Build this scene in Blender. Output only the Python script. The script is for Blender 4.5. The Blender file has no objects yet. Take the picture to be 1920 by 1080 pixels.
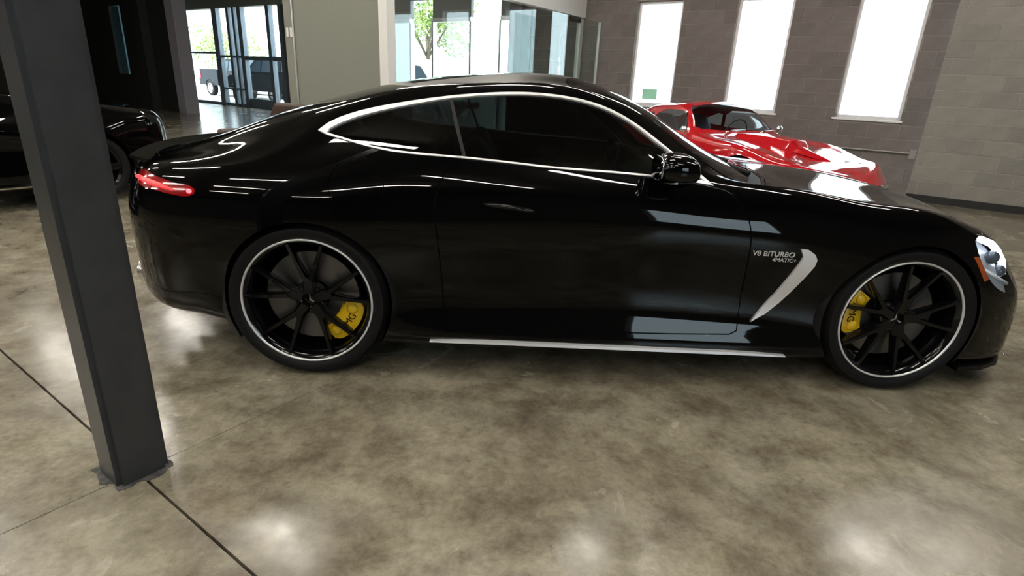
import bpy, bmesh, math, random
import numpy as np
from mathutils import Vector, Matrix
random.seed(7)
D = bpy.data; SC = bpy.context.scene; COL = SC.collection
PI = math.pi
# ---------------------------------------------------------------- camera
cam = D.cameras.new('camera'); cam.sensor_width = 36; cam.lens = 1058.797/1920*36; cam.clip_start = .05; cam.clip_end = 400
co = D.objects.new('camera', cam); COL.objects.link(co); SC.camera = co
yaw, pitch, roll = 0.0386696, -0.3451226, 0.0483726
fw = Vector((math.sin(yaw)*math.cos(pitch), math.cos(yaw)*math.cos(pitch), math.sin(pitch)))
rt = Vector((math.cos(yaw), -math.sin(yaw), 0)); up = rt.cross(fw)
r2 = rt*math.cos(roll)+up*math.sin(roll); u2 = up*math.cos(roll)-rt*math.sin(roll)
M4 = Matrix((r2, u2, -fw)).transposed().to_4x4(); M4.translation = Vector((-.53908, -3.31047, 1.30)); co.matrix_world = M4
# ---------------------------------------------------------------- sky, sun, exposure
W = D.worlds.new('sky'); SC.world = W; W.use_nodes = True
bg = W.node_tree.nodes['Background']; bg.inputs['Color'].default_value = (.80, .90, 1, 1); bg.inputs['Strength'].default_value = 5.0
sun = D.lights.new('sun', 'SUN'); sun.energy = 9; sun.angle = .01; sun.color = (1, .95, .86)
so = D.objects.new('sun', sun); COL.objects.link(so)
so.rotation_euler = Vector((.55, .55, -1.2)).to_track_quat('-Z', 'Y').to_euler()
VS = SC.view_settings; VS.view_transform = 'Standard'; VS.look = 'None'; VS.gamma = 1; VS.use_curve_mapping = False; VS.exposure = 0.55
# ---------------------------------------------------------------- materials
MATS = {}
def mat(name, col=(.5, .5, .5), rough=.5, metal=0., spec=.5, coat=0., emit=None, es=0., noise=None, bump=None):
    if name in MATS: return MATS[name]
    m = D.materials.new(name); m.use_nodes = True; nt = m.node_tree; b = nt.nodes['Principled BSDF']
    b.inputs['Base Color'].default_value = (*col, 1); b.inputs['Roughness'].default_value = rough
    b.inputs['Metallic'].default_value = metal; b.inputs['Specular IOR Level'].default_value = spec
    b.inputs['Coat Weight'].default_value = coat; b.inputs['Coat Roughness'].default_value = .02
    if emit: b.inputs['Emission Color'].default_value = (*emit, 1); b.inputs['Emission Strength'].default_value = es
    if noise or bump:
        tc = nt.nodes.new('ShaderNodeTexCoord')
    if noise:                       # (scale, other colour)
        n = nt.nodes.new('ShaderNodeTexNoise'); n.inputs['Scale'].default_value = noise[0]; n.inputs['Detail'].default_value = 6
        r = nt.nodes.new('ShaderNodeValToRGB'); r.color_ramp.elements[0].position = .35; r.color_ramp.elements[1].position = .68
        r.color_ramp.elements[0].color = (*col, 1); r.color_ramp.elements[1].color = (*noise[1], 1)
        nt.links.new(tc.outputs['Object'], n.inputs['Vector']); nt.links.new(n.outputs['Fac'], r.inputs['Fac'])
        nt.links.new(r.outputs['Color'], b.inputs['Base Color'])
    if bump:                        # (scale, strength)
        n = nt.nodes.new('ShaderNodeTexNoise'); n.inputs['Scale'].default_value = bump[0]; n.inputs['Detail'].default_value = 4
        bp = nt.nodes.new('ShaderNodeBump'); bp.inputs['Strength'].default_value = bump[1]; bp.inputs['Distance'].default_value = .01
        nt.links.new(tc.outputs['Object'], n.inputs['Vector']); nt.links.new(n.outputs['Fac'], bp.inputs['Height'])
        nt.links.new(bp.outputs['Normal'], b.inputs['Normal'])
    MATS[name] = m; return m
def glass(name, tint, refl=1.0, rough=0.):
    if name in MATS: return MATS[name]
    m = D.materials.new(name); m.use_nodes = True; nt = m.node_tree; nt.nodes.clear()
    o = nt.nodes.new('ShaderNodeOutputMaterial'); mx = nt.nodes.new('ShaderNodeMixShader'); tr = nt.nodes.new('ShaderNodeBsdfTransparent')
    gl = nt.nodes.new('ShaderNodeBsdfGlossy'); fr = nt.nodes.new('ShaderNodeFresnel')
    tr.inputs['Color'].default_value = (*tint, 1); gl.inputs['Roughness'].default_value = rough; ge = nt.nodes.new('ShaderNodeNewGeometry'); mr = nt.nodes.new('ShaderNodeMapRange')
    mr.inputs['To Min'].default_value = 1.5; mr.inputs['To Max'].default_value = 1/1.5     # same reflectance from both faces of a thin pane
    nt.links.new(ge.outputs['Backfacing'], mr.inputs['Value']); nt.links.new(mr.outputs[0], fr.inputs['IOR'])
    gl.inputs['Color'].default_value = (refl, refl, refl, 1)
    nt.links.new(fr.outputs[0], mx.inputs[0]); nt.links.new(tr.outputs[0], mx.inputs[1]); nt.links.new(gl.outputs[0], mx.inputs[2])
    nt.links.new(mx.outputs[0], o.inputs['Surface']); MATS[name] = m; return m
paint = mat('black_paint', (.0010, .0010, .0013), .025, spec=.30)
rubber = mat('tyre_rubber', (.0045, .0045, .005), .55, spec=.22)
plastic = mat('black_plastic', (.004, .004, .0045), .45, spec=.25)
gap = mat('seam_rubber', (.002, .002, .002), .8, spec=.1)
wheelblk = mat('gloss_black_wheel', (.003, .003, .0035), .12, spec=.35)
silver = mat('satin_silver', (.80, .80, .82), .42, metal=.55)
chrome = mat('chrome', (.86, .87, .90), .07, metal=1.)
steel = mat('brake_steel', (.42, .42, .43), .34, metal=1.)
yellow = mat('caliper_yellow', (.80, .50, .01), .35, coat=.5)
tint = glass('tinted_glass', (.07, .08, .08))
wscreen = glass('windscreen_glass', (.45, .52, .50))
clear = glass('clear_glass', (.88, .93, .92))
redpaint = mat('red_paint', (.42, .006, .012), .1, coat=1.)
dark_int = mat('dark_interior', (.008, .008, .009), .6)
# ---------------------------------------------------------------- mesh helpers
def obj(name, me, m=None, parent=None):
    o = D.objects.new(name, me); COL.objects.link(o)
    if m is not None: me.materials.append(m)
    if parent is not None: o.parent = parent
    return o
def bmobj(name, bm, m=None, parent=None, smooth=False, bevel=0., recalc=True, auto=None):
    if recalc: bmesh.ops.recalc_face_normals(bm, faces=bm.faces[:])
    if bevel: bmesh.ops.bevel(bm, geom=bm.edges[:], offset=bevel, segments=2, affect='EDGES', profile=.5)
    if smooth or auto:
        for f in bm.faces: f.smooth = True
    if auto:
        for e in bm.edges:
            if len(e.link_faces) == 2 and e.calc_face_angle(0) > auto: e.smooth = False
    me = D.meshes.new(name); bm.to_mesh(me); bm.free(); return obj(name, me, m, parent)
def empty(name, loc=(0, 0, 0), rz=0.):
    o = D.objects.new(name, None); COL.objects.link(o); o.location = loc; o.rotation_euler = (0, 0, rz); o.empty_display_size = .1; return o
def tag(o, label=None, cat=None, group=None, kind=None):
    if label: o['label'] = label
    if cat: o['category'] = cat
    if group: o['group'] = group
    if kind: o['kind'] = kind
    return o
def box(bm, x0, x1, y0, y1, z0, z1, mx=None):
    v = [bm.verts.new(p) for p in ((x0, y0, z0), (x1, y0, z0), (x1, y1, z0), (x0, y1, z0), (x0, y0, z1), (x1, y0, z1), (x1, y1, z1), (x0, y1, z1))]
    if mx is not None:
        for q in v: q.co = mx @ q.co
    for f in ((0, 3, 2, 1), (4, 5, 6, 7), (0, 1, 5, 4), (1, 2, 6, 5), (2, 3, 7, 6), (3, 0, 4, 7)): bm.faces.new([v[i] for i in f])
    return v
def boxobj(name, x0, x1, y0, y1, z0, z1, m, parent=None, bevel=0., mx=None):
    bm = bmesh.new(); box(bm, x0, x1, y0, y1, z0, z1, mx); return bmobj(name, bm, m, parent, bevel=bevel)
def prism(bm, pts, axis, a, b):
    """outline pts (2d) extruded along axis from a to b"""
    def P(p, t):
        q = [0, 0, 0]; o = [i for i in range(3) if i != axis]; q[o[0]], q[o[1]], q[axis] = p[0], p[1], t; return q
    A = [bm.verts.new(P(p, a)) for p in pts]; B = [bm.verts.new(P(p, b)) for p in pts]; n = len(pts)
    bm.faces.new(A); bm.faces.new(B[::-1])
    for i in range(n): bm.faces.new((A[i], B[i], B[(i+1) % n], A[(i+1) % n]))
def tube(bm, pts, r, n=8, cap=True, flat=1.):
    pts = [Vector(p) for p in pts]; rings = []
    rr = r if hasattr(r, '__len__') else [r]*len(pts)
    prev = None
    for i, p in enumerate(pts):
        t = (pts[min(i+1, len(pts)-1)]-pts[max(i-1, 0)]).normalized()
        ref = prev if prev is not None else (Vector((0, 0, 1)) if abs(t.z) < .9 else Vector((1, 0, 0)))
        a = (ref-t*ref.dot(t)).normalized(); b = t.cross(a); prev = a
        rings.append([bm.verts.new(p+a*rr[i]*math.cos(k*2*PI/n)*flat+b*rr[i]*math.sin(k*2*PI/n)) for k in range(n)])
    for A, B in zip(rings, rings[1:]):
        for k in range(n): bm.faces.new((A[k], A[(k+1) % n], B[(k+1) % n], B[k]))
    if cap: bm.faces.new(rings[0][::-1]); bm.faces.new(rings[-1])
def lathe(bm, prof, n=48, axis='y', closed=False):
    """prof: (r, t) pairs turned about the axis"""
    rings = []
    for r, t in prof:
        ring = []
        for k in range(n):
            a = k*2*PI/n; c, s = r*math.cos(a), r*math.sin(a)
            ring.append(bm.verts.new((c, t, s) if axis == 'y' else (c, s, t)))
        rings.append(ring)
    L = list(zip(rings, rings[1:])) + ([(rings[-1], rings[0])] if closed else [])
    for A, B in L:
        for k in range(n): bm.faces.new((A[k], A[(k+1) % n], B[(k+1) % n], B[k]))
def ell(bm, c, rad, nu=20, nv=12, p=1.):
    """rounded superellipsoid"""
    def sp(v, e): return math.copysign(abs(v)**e, v)
    rings = []
    for j in range(nv+1):
        th = -PI/2+PI*j/nv; rings.append([bm.verts.new((c[0]+rad[0]*sp(math.cos(th), p)*sp(math.cos(2*PI*i/nu), p), c[1]+rad[1]*sp(math.cos(th), p)*sp(math.sin(2*PI*i/nu), p), c[2]+rad[2]*sp(math.sin(th), p))) for i in range(nu)])
    for A, B in zip(rings, rings[1:]):
        for i in range(nu): bm.faces.new((A[i], A[(i+1) % nu], B[(i+1) % nu], B[i]))
    bmesh.ops.remove_doubles(bm, verts=bm.verts[:], dist=1e-5)
def text(name, body, size, m, parent, mw, depth=.0012):
    c = D.curves.new(name, 'FONT'); c.body = body; c.size = size; c.extrude = depth; c.align_x = 'CENTER'; c.align_y = 'CENTER'
    t = D.objects.new(name, c); COL.objects.link(t)
    dg = bpy.context.evaluated_depsgraph_get(); dg.update()
    me = D.meshes.new_from_object(t.evaluated_get(dg)); D.objects.remove(t); me.materials.clear()
    o = obj(name, me, m, parent); o.matrix_local = mw; return o
def inside(p, poly):
    x, y = p; c = False; n = len(poly); j = n-1
    for i in range(n):
        xi, yi = poly[i]; xj, yj = poly[j]
        if (yi > y) != (yj > y) and x < (xj-xi)*(y-yi)/(yj-yi)+xi: c = not c
        j = i
    return c
def inset(poly, d):
    """offset a polygon inwards by d (d may be a function of the vertex)"""
    n = len(poly); A = sum(poly[i][0]*poly[(i+1) % n][1]-poly[(i+1) % n][0]*poly[i][1] for i in range(n)); s = 1 if A > 0 else -1
    out = []
    for i in range(n):
        a, b, c = Vector(poly[i-1]), Vector(poly[i]), Vector(poly[(i+1) % n])
        e, f = (b-a).normalized(), (c-b).normalized(); n1 = Vector((-e.y, e.x))*s; n2 = Vector((-f.y, f.x))*s
        m = (n1+n2); k = max(.35, 1+n1.dot(n2)); dd = d(poly[i]) if callable(d) else d
        q = b+m*(dd/k); out.append((q.x, q.y))
    return out
def curve2(pts, n, closed=False):
    P = np.array(pts, float); t = np.r_[0, np.cumsum(np.linalg.norm(np.diff(P, axis=0), axis=1))]
    return [tuple(p) for p in nspline(t, P, np.linspace(0, t[-1], n))]
# ---------------------------------------------------------------- surface maths
def nspline(t, P, q):
    """natural cubic spline through P (n,d) at knots t, sampled at q"""
    t = np.asarray(t, float); P = np.asarray(P, float); n = len(t); h = np.diff(t)
    A = np.zeros((n, n)); B = np.zeros((n,) + P.shape[1:]); A[0, 0] = A[-1, -1] = 1
    for i in range(1, n - 1):
        A[i, i-1] = h[i-1]; A[i, i] = 2*(h[i-1]+h[i]); A[i, i+1] = h[i]
        B[i] = 6*((P[i+1]-P[i])/h[i]-(P[i]-P[i-1])/h[i-1])
    M = np.linalg.solve(A, B.reshape(n, -1)).reshape(B.shape)
    i = np.clip(np.searchsorted(t, q, side='right')-1, 0, n-2)
    sh = (-1,)+(1,)*(P.ndim-1)
    a = ((t[i+1]-q)/h[i]).reshape(sh); b = ((q-t[i])/h[i]).reshape(sh); hh = (h[i]**2).reshape(sh)
    return a*P[i]+b*P[i+1]+((a**3-a)*M[i]+(b**3-b)*M[i+1])*hh/6
def loft(rows, ns, nc):
    """rows (S,K,3) of section points -> dense grid (ns,nc,3), with a light fairing"""
    T = np.asarray(rows, float)
    ds = np.linalg.norm(np.diff(T, axis=0), axis=2).mean(1); ts = np.r_[0, np.cumsum(ds)]
    dc = np.linalg.norm(np.diff(T, axis=1), axis=2).mean(0); tc = np.r_[0, np.cumsum(dc)]
    G = nspline(ts, T, np.linspace(0, ts[-1], ns))
    G = np.transpose(nspline(tc, np.transpose(G, (1, 0, 2)), np.linspace(0, tc[-1], nc)), (1, 0, 2))
    G[:, 0, 1] = 0; G[:, -1, 1] = 0; G[0, :, 1] = 0; G[-1, :, 1] = 0
    G[..., 1] = np.maximum(G[..., 1], 0)
    return G
def st(x, *wz):
    """a flat section: id0 and the last lie on the centre plane"""
    r = [(x, 0., wz[0][1])]
    for w, z in wz[:-1]: r.append((x, w, z))
    r.append((x, 0., wz[-1])); return r
# ---------------------------------------------------------------- black coupe: section table (x forward, half width, height)
def amg_rows():
    R = []
    R.append([(-2.24,0,.30),(-2.27,0,.31),(-2.31,0,.33),(-2.36,0,.42),(-2.39,0,.54),(-2.395,0,.70),(-2.37,0,.82),(-2.335,0,.90),(-2.325,0,.912),(-2.31,0,.916),(-2.30,0,.918),(-2.29,0,.919)])
    R.append([(-2.23,0,.30),(-2.26,.25,.30),(-2.325,.305,.32),(-2.345,.31,.42),(-2.36,.31,.54),(-2.365,.31,.70),(-2.345,.30,.82),(-2.31,.29,.895),(-2.30,.27,.910),(-2.285,.22,.916),(-2.275,.12,.919),(-2.265,0,.920)])
    R.append([(-2.17,0,.29),(-2.20,.50,.29),(-2.255,.575,.31),(-2.275,.582,.42),(-2.275,.58,.54),(-2.285,.58,.70),(-2.265,.56,.82),(-2.235,.53,.890),(-2.23,.48,.908),(-2.225,.39,.916),(-2.22,.22,.922),(-2.215,0,.924)])
    R.append([(-2.08,0,.28),(-2.12,.66,.28),(-2.17,.735,.295),(-2.185,.745,.41),(-2.19,.747,.54),(-2.19,.745,.70),(-2.17,.72,.81),(-2.14,.67,.885),(-2.14,.59,.908),(-2.145,.49,.920),(-2.15,.28,.930),(-2.15,0,.934)])
    R.append([(-2.00,0,.26),(-2.02,.76,.26),(-2.06,.835,.275),(-2.075,.860,.41),(-2.08,.868,.54),(-2.085,.87,.70),(-2.075,.845,.81),(-2.05,.78,.895),(-2.05,.65,.920),(-2.055,.53,.940),(-2.06,.31,.958),(-2.06,0,.964)])
    R.append(st(-1.88,(.78,.24),(.885,.26),(.925,.40),(.945,.54),(.955,.70),(.935,.81),(.865,.905),(.69,.950),(.57,.985),(.33,1.015),1.022))
    R.append(st(-1.65,(.80,.20),(.925,.225),(.955,.36),(.975,.52),(.987,.70),(.967,.82),(.895,.925),(.70,1.010),(.58,1.065),(.33,1.105),1.115))
    R.append(st(-1.35,(.80,.16),(.94,.19),(.965,.33),(.980,.52),(.992,.70),(.972,.83),(.895,.955),(.715,1.105),(.60,1.160),(.33,1.200),1.212))
    R.append(st(-1.00,(.80,.13),(.95,.175),(.950,.31),(.945,.50),(.968,.70),(.948,.84),(.875,.995),(.675,1.195),(.575,1.255),(.31,1.292),1.300))
    R.append(st(-.60,(.80,.12),(.955,.17),(.935,.30),(.925,.50),(.950,.70),(.935,.84),(.868,.990),(.650,1.250),(.560,1.305),(.30,1.340),1.348))
    R.append(st(-.20,(.80,.12),(.955,.165),(.930,.30),(.918,.50),(.945,.70),(.935,.83),(.872,.972),(.650,1.255),(.560,1.305),(.30,1.346),1.356))
    R.append(st(.15,(.80,.12),(.955,.165),(.930,.30),(.918,.50),(.948,.69),(.940,.82),(.880,.955),(.725,1.112),(.60,1.190),(.33,1.243),1.257))
    R.append(st(.50,(.80,.12),(.955,.165),(.932,.29),(.922,.48),(.955,.68),(.948,.80),(.888,.930),(.790,.950),(.66,.985),(.36,1.045),1.062))
    R.append(st(.85,(.80,.12),(.955,.165),(.938,.28),(.935,.46),(.968,.66),(.955,.79),(.895,.905),(.790,.912),(.62,.908),(.33,.918),.924))
    R.append(st(1.12,(.80,.12),(.955,.165),(.955,.27),(.962,.45),(.982,.65),(.960,.770),(.895,.866),(.785,.879),(.60,.882),(.33,.898),.905))
    R.append(st(1.40,(.80,.12),(.945,.16),(.965,.26),(.975,.44),(.985,.63),(.958,.740),(.885,.836),(.780,.856),(.60,.858),(.33,.880),.890))
    R.append(st(1.65,(.80,.12),(.925,.155),(.945,.25),(.955,.42),(.958,.575),(.925,.685),(.855,.765),(.755,.796),(.59,.808),(.33,.840),.850))
    R.append([(1.82,0,.12),(1.82,.78,.12),(1.86,.885,.14),(1.87,.900,.24),(1.87,.905,.39),(1.85,.905,.53),(1.84,.872,.618),(1.83,.808,.690),(1.83,.715,.731),(1.83,.565,.752),(1.83,.32,.785),(1.83,0,.792)])
    R.append([(1.92,0,.12),(1.93,.71,.12),(1.99,.815,.135),(2.005,.830,.22),(2.000,.832,.35),(1.975,.825,.49),(1.94,.790,.571),(1.925,.728,.635),(1.92,.650,.681),(1.92,.525,.710),(1.92,.30,.746),(1.92,0,.752)])
    R.append([(2.00,0,.12),(2.02,.60,.12),(2.085,.705,.13),(2.10,.720,.21),(2.10,.725,.35),(2.065,.712,.465),(2.025,.682,.545),(1.995,.630,.605),(1.985,.565,.648),(1.985,.460,.677),(1.985,.27,.708),(1.985,0,.713)])
    R.append([(2.09,0,.12),(2.12,.44,.12),(2.175,.53,.13),(2.195,.54,.20),(2.20,.545,.33),(2.165,.545,.46),(2.115,.525,.56),(2.08,.495,.620),(2.065,.45,.648),(2.055,.37,.662),(2.05,.22,.672),(2.05,0,.677)])
    R.append([(2.16,0,.12),(2.19,.23,.12),(2.245,.28,.13),(2.27,.285,.20),(2.275,.285,.32),(2.25,.285,.46),(2.19,.275,.55),(2.15,.265,.607),(2.13,.245,.630),(2.12,.20,.642),(2.115,.12,.650),(2.11,0,.654)])
    R.append([(2.18,0,.12),(2.21,0,.12),(2.265,0,.13),(2.29,0,.20),(2.30,0,.32),(2.27,0,.45),(2.215,0,.54),(2.18,0,.595),(2.16,0,.617),(2.15,0,.629),(2.14,0,.637),(2.13,0,.643)])
    return R
# ---------------------------------------------------------------- lofted bodies cut into panels
def grid_bm(G):
    """near half (y = -w) with the surface normal kept on every vertex"""
    P = G.copy(); P[..., 1] *= -1
    du = np.gradient(P, axis=0); dv = np.gradient(P, axis=1); n = np.cross(du, dv); n /= np.maximum(np.linalg.norm(n, axis=2, keepdims=True), 1e-9)
    c = P.reshape(-1, 3).mean(0); c[1] = 0
    if ((P-c)*n).sum(2).mean() < 0: n = -n
    bm = bmesh.new(); lay = bm.verts.layers.float_vector.new('nrm'); S, K = P.shape[:2]; V = []
    for i in range(S):
        for j in range(K):
            v = bm.verts.new(P[i, j]); q = n[i, j].copy()
            if abs(P[i, j, 1]) < 1e-6: q[1] = 0
            v[lay] = q; V.append(v)
    for i in range(S-1):
        for j in range(K-1):
            q = [V[i*K+j], V[(i+1)*K+j], V[(i+1)*K+j+1], V[i*K+j+1]]
            bm.faces.new(q)
    bmesh.ops.remove_doubles(bm, verts=bm.verts[:], dist=1e-5)
    bmesh.ops.recalc_face_normals(bm, faces=bm.faces[:])
    f = max(bm.faces, key=lambda f: f.calc_center_median().z)
    if f.normal.z < 0: bmesh.ops.reverse_faces(bm, faces=bm.faces[:])
    return bm
def cutpoly(bm, poly, ax=(0, 2), keep=None, closed=True):
    a0, a1 = ax; lo = [min(p[i] for p in poly) for i in (0, 1)]; hi = [max(p[i] for p in poly) for i in (0, 1)]
    def bb(f):
        xs = [v.co[a0] for v in f.verts]; ys = [v.co[a1] for v in f.verts]; return min(xs), max(xs), min(ys), max(ys)
    F = []
    for f in bm.faces:
        b = bb(f)
        if b[0] <= hi[0] and b[1] >= lo[0] and b[2] <= hi[1] and b[3] >= lo[1] and (keep is None or keep(f.calc_center_median())): F.append(f)
    n = len(poly)
    for i in range(n if closed else n-1):
        p, q = poly[i], poly[(i+1) % n]; x0, x1 = sorted((p[0], q[0])); y0, y1 = sorted((p[1], q[1]))
        sub, rest = [], []
        for f in F:
            b = bb(f); (sub if b[0] <= x1+1e-4 and b[1] >= x0-1e-4 and b[2] <= y1+1e-4 and b[3] >= y0-1e-4 else rest).append(f)
        if not sub: continue
        co_ = [0, 0, 0]; no = [0, 0, 0]; co_[a0], co_[a1] = p; no[a0], no[a1] = -(q[1]-p[1]), q[0]-p[0]
        g = set(sub)
        for f in sub: g.update(f.edges); g.update(f.verts)
        r = bmesh.ops.bisect_plane(bm, geom=list(g), dist=1e-6, plane_co=co_, plane_no=no)
        F = rest+[f for f in r['geom'] if isinstance(f, bmesh.types.BMFace)]
def part_mesh(name, bm, faces, mirror=0, off=0., thick=0., far_extra=None):
    """mesh from a face set; mirror 0 near side, 1 far side, 2 both; off along the normal, thick > 0 closes it to a shell"""
    lay = bm.verts.layers.float_vector['nrm']; vs = {}; co_, nr, fa = [], [], []
    for f in faces:
        ids = []
        for v in f.verts:
            if v not in vs:
                vs[v] = len(co_); q = Vector(v[lay]); q = q.normalized() if q.length > 1e-6 else v.normal.copy()
                co_.append(v.co+q*off); nr.append(q)
            ids.append(vs[v])
        fa.append(ids)
    if thick:
        n0 = len(co_); cnt = {}
        for ids in fa:
            for a, b in zip(ids, ids[1:]+ids[:1]): cnt[(a, b)] = 1
        edge = [(a, b) for (a, b) in cnt if (b, a) not in cnt]
        base = [co_[i]-nr[i]*thick for i in range(n0)]
        m = len(co_); co_ += [co_[i] for i in range(n0)]+base; nr += [None]*(2*n0)
        fa += [[m+a, m+n0+a, m+n0+b, m+b] for a, b in edge]
    def flip(c, f): return [Vector((v.x, -v.y, v.z)) if v is not None else None for v in c], [i[::-1] for i in f]
    if mirror == 1: c2, fa = flip(co_, fa); nr, _ = flip(nr, []); co_ = c2
    if mirror == 2:
        c2, f2 = flip(co_, fa); n2, _ = flip(nr, [])
        if far_extra:
            for f in far_extra:
                ids = []
                for v in f.verts:
                    q = Vector(v[lay]).normalized(); ids.append(len(c2)); c2.append(Vector((v.co.x, -v.co.y, v.co.z))); n2.append(Vector((q.x, -q.y, q.z)))
                f2.append(ids[::-1])
        f2 = list(f2); k = len(co_); co_ = co_+c2; nr = nr+n2; fa = fa+[[i+k for i in f] for f in f2]
    me = D.meshes.new(name); me.from_pydata([tuple(v) for v in co_], [], fa); me.update()
    for p in me.polygons: p.use_smooth = True
    N = [tuple(n) if n is not None else tuple(me.vertices[i].normal) for i, n in enumerate(nr)]
    me.normals_split_custom_set_from_vertices(N)
    return me
# ---------------------------------------------------------------- wheels (outer face towards -y, centre at the axle)
def make_wheel(parent, loc, far=False, R=.355, lipR=.285, wd=.29, emblem=True, spokes='y', rimmat=None, lipmat=None, rot=0.):
    """part wheel (barrel and spokes) with sub-parts tyre, rim_lip, centre_cap, emblem"""
    rimmat = rimmat or wheelblk; lipmat = lipmat or silver
    bm = bmesh.new()
    lathe(bm, [(lipR-.004, .004), (lipR-.018, .012), (lipR-.026, .03), (lipR-.030, .06), (lipR-.045, .16), (lipR-.02, .24), (lipR-.005, .25)], 72)
    def beam(p0, p1, w0, w1, t0, t1):
        (r0, a0, y0), (r1, a1, y1) = p0, p1; A = Vector((r0*math.cos(a0), y0, r0*math.sin(a0))); B = Vector((r1*math.cos(a1), y1, r1*math.sin(a1)))
        d = (B-A).normalized(); s = d.cross(Vector((0, 1, 0))).normalized(); q = Vector((0, 1, 0)); v = []
        for P, w, t in ((A, w0, t0), (B, w1, t1)):
            for (i, j) in ((-1, .0), (-.62, -.28), (.62, -.28), (1, .0), (.75, 1), (-.75, 1)): v.append(bm.verts.new(P+s*w*i+q*t*j))
        for k in range(6): bm.faces.new((v[k], v[(k+1) % 6], v[6+(k+1) % 6], v[6+k]))
        bm.faces.new(v[:6][::-1]); bm.faces.new(v[6:])
    if spokes == 'y':
        for k in range(5):
            t = rot+k*2*PI/5
            beam((.03, t, .040), (.105, t, .036), .030, .026, .045, .042)
            for s in (-1, 1):
                beam((.085, t+s*.10, .037), (.175, t+s*.235, .026), .016, .0115, .040, .034)
                beam((.17, t+s*.232, .027), (lipR-.014, t+s*.272, .012), .0115, .0095, .034, .03)
    elif spokes == 'five':
        for k in range(5):
            t = rot+k*2*PI/5; beam((.03, t, .04), (lipR-.012, t, .02), .045, .03, .04, .035)
    lathe(bm, [(.001, .044), (.050, .042), (.068, .046), (.072, .06), (.07, .10), (.001, .10)], 40)
    for k in range(5):
        t = rot+(k+.5)*2*PI/5; ell(bm, (.056*math.cos(t), .043, .056*math.sin(t)), (.009, .007, .009), 8, 5)
    w = bmobj('wheel', bm, rimmat, parent, auto=math.radians(38)); w.location = loc
    if far: w.rotation_euler = (0, 0, PI)
    bm = bmesh.new()
    h = R-lipR
    prof = [(lipR-.004, .012), (lipR+.004, .004), (lipR+.012, -.002), (lipR+h*.45, -.012), (lipR+h*.72, -.008), (R-.016, .010), (R-.006, .026), (R-.001, .05), (R, .09), (R, wd-.10), (R-.002, wd-.05), (R-.02, wd-.012), (lipR+h*.4, wd), (lipR-.004, wd-.02)]
    lathe(bm, prof, 96, closed=True)
    for gy in (.085, .135, .185):
        pass
    bmobj('tyre', bm, rubber, w, auto=math.radians(50))
    bm = bmesh.new(); lathe(bm, [(lipR-.006, .010), (lipR-.005, .001), (lipR, -.003), (lipR+.004, .000), (lipR+.004, .008)], 96)
    bmobj('rim_lip', bm, lipmat, w, smooth=True)
    if emblem:
        bm = bmesh.new(); lathe(bm, [(.001, .0405), (.033, .0405), (.037, .043), (.037, .05)], 40); cap = bmobj('center_cap', bm, wheelblk, w, auto=math.radians(40))
        bm = bmesh.new(); lathe(bm, [(.0335, .041), (.0335, .0385), (.037, .0385), (.038, .041)], 48)
        for k in range(3):
            a = PI/2+k*2*PI/3; n1 = a+PI/3; v = [bm.verts.new(p) for p in ((.034*math.cos(a), .0392, .034*math.sin(a)), (.006*math.cos(a+PI/3), .0395, .006*math.sin(a+PI/3)), (0, .0345, 0), (.006*math.cos(a-PI/3), .0395, .006*math.sin(a-PI/3)))]
            bm.faces.new((v[0], v[1], v[2])); bm.faces.new((v[0], v[2], v[3]))
        o = bmobj('star_emblem', bm, chrome, w, recalc=False); o['label'] = 'silver three-pointed star in a ring on the wheel hub'
    return w
def make_brake(parent, loc, ang, txt=False, far=False):
    s = -1 if far else 1
    bm = bmesh.new(); y0 = .085
    lathe(bm, [(.075, y0+.004), (.112, y0), (.208, y0), (.210, y0+.03), (.112, y0+.03)], 72)
    d = bmobj('brake_disc', bm, MATS.get('drilled_disc') or drilled(), parent, auto=math.radians(40)); d.location = loc
    if far: d.rotation_euler = (0, 0, PI)
    bm = bmesh.new(); n = 12; sp = .52
    V = []
    for i in range(n+1):
        a = ang-sp+2*sp*i/n; e = 1-abs(2*i/n-1)**6
        V.append([bm.verts.new((r*math.cos(a), y, r*math.sin(a))) for r, y in ((.135+.012*(1-e), .075), (.150, .058), (.195+.02*e, .052), (.222+.018*e, .060), (.226+.020*e, .12), (.150, .125))])
    for A, B in zip(V, V[1:]):
        for k in range(6): bm.faces.new((A[k], A[(k+1) % 6], B[(k+1) % 6], B[k]))
    bm.faces.new(V[0]); bm.faces.new(V[-1][::-1])
    for q in (-.36, .36):                         # raised piston bosses
        a = ang+q; ell(bm, (.188*math.cos(a), .054, .188*math.sin(a)), (.026, .012, .026), 14, 8)
    c = bmobj('brake_caliper', bm, yellow, parent, auto=math.radians(45)); c.location = loc; c['label'] = 'bright yellow brake caliper'
    if far: c.rotation_euler = (0, 0, PI)
    if txt:
        X = Vector((-math.sin(ang), 0, math.cos(ang))); Z = Vector((0, -1, 0)); Y = Z.cross(X)
        m = Matrix((X, Y, Z)).transposed().to_4x4(); m.translation = Vector((.196*math.cos(ang), .0500, .196*math.sin(ang)))
        text('caliper_lettering', 'AMG', .046, plastic, c, m, .001)
    return c
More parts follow.
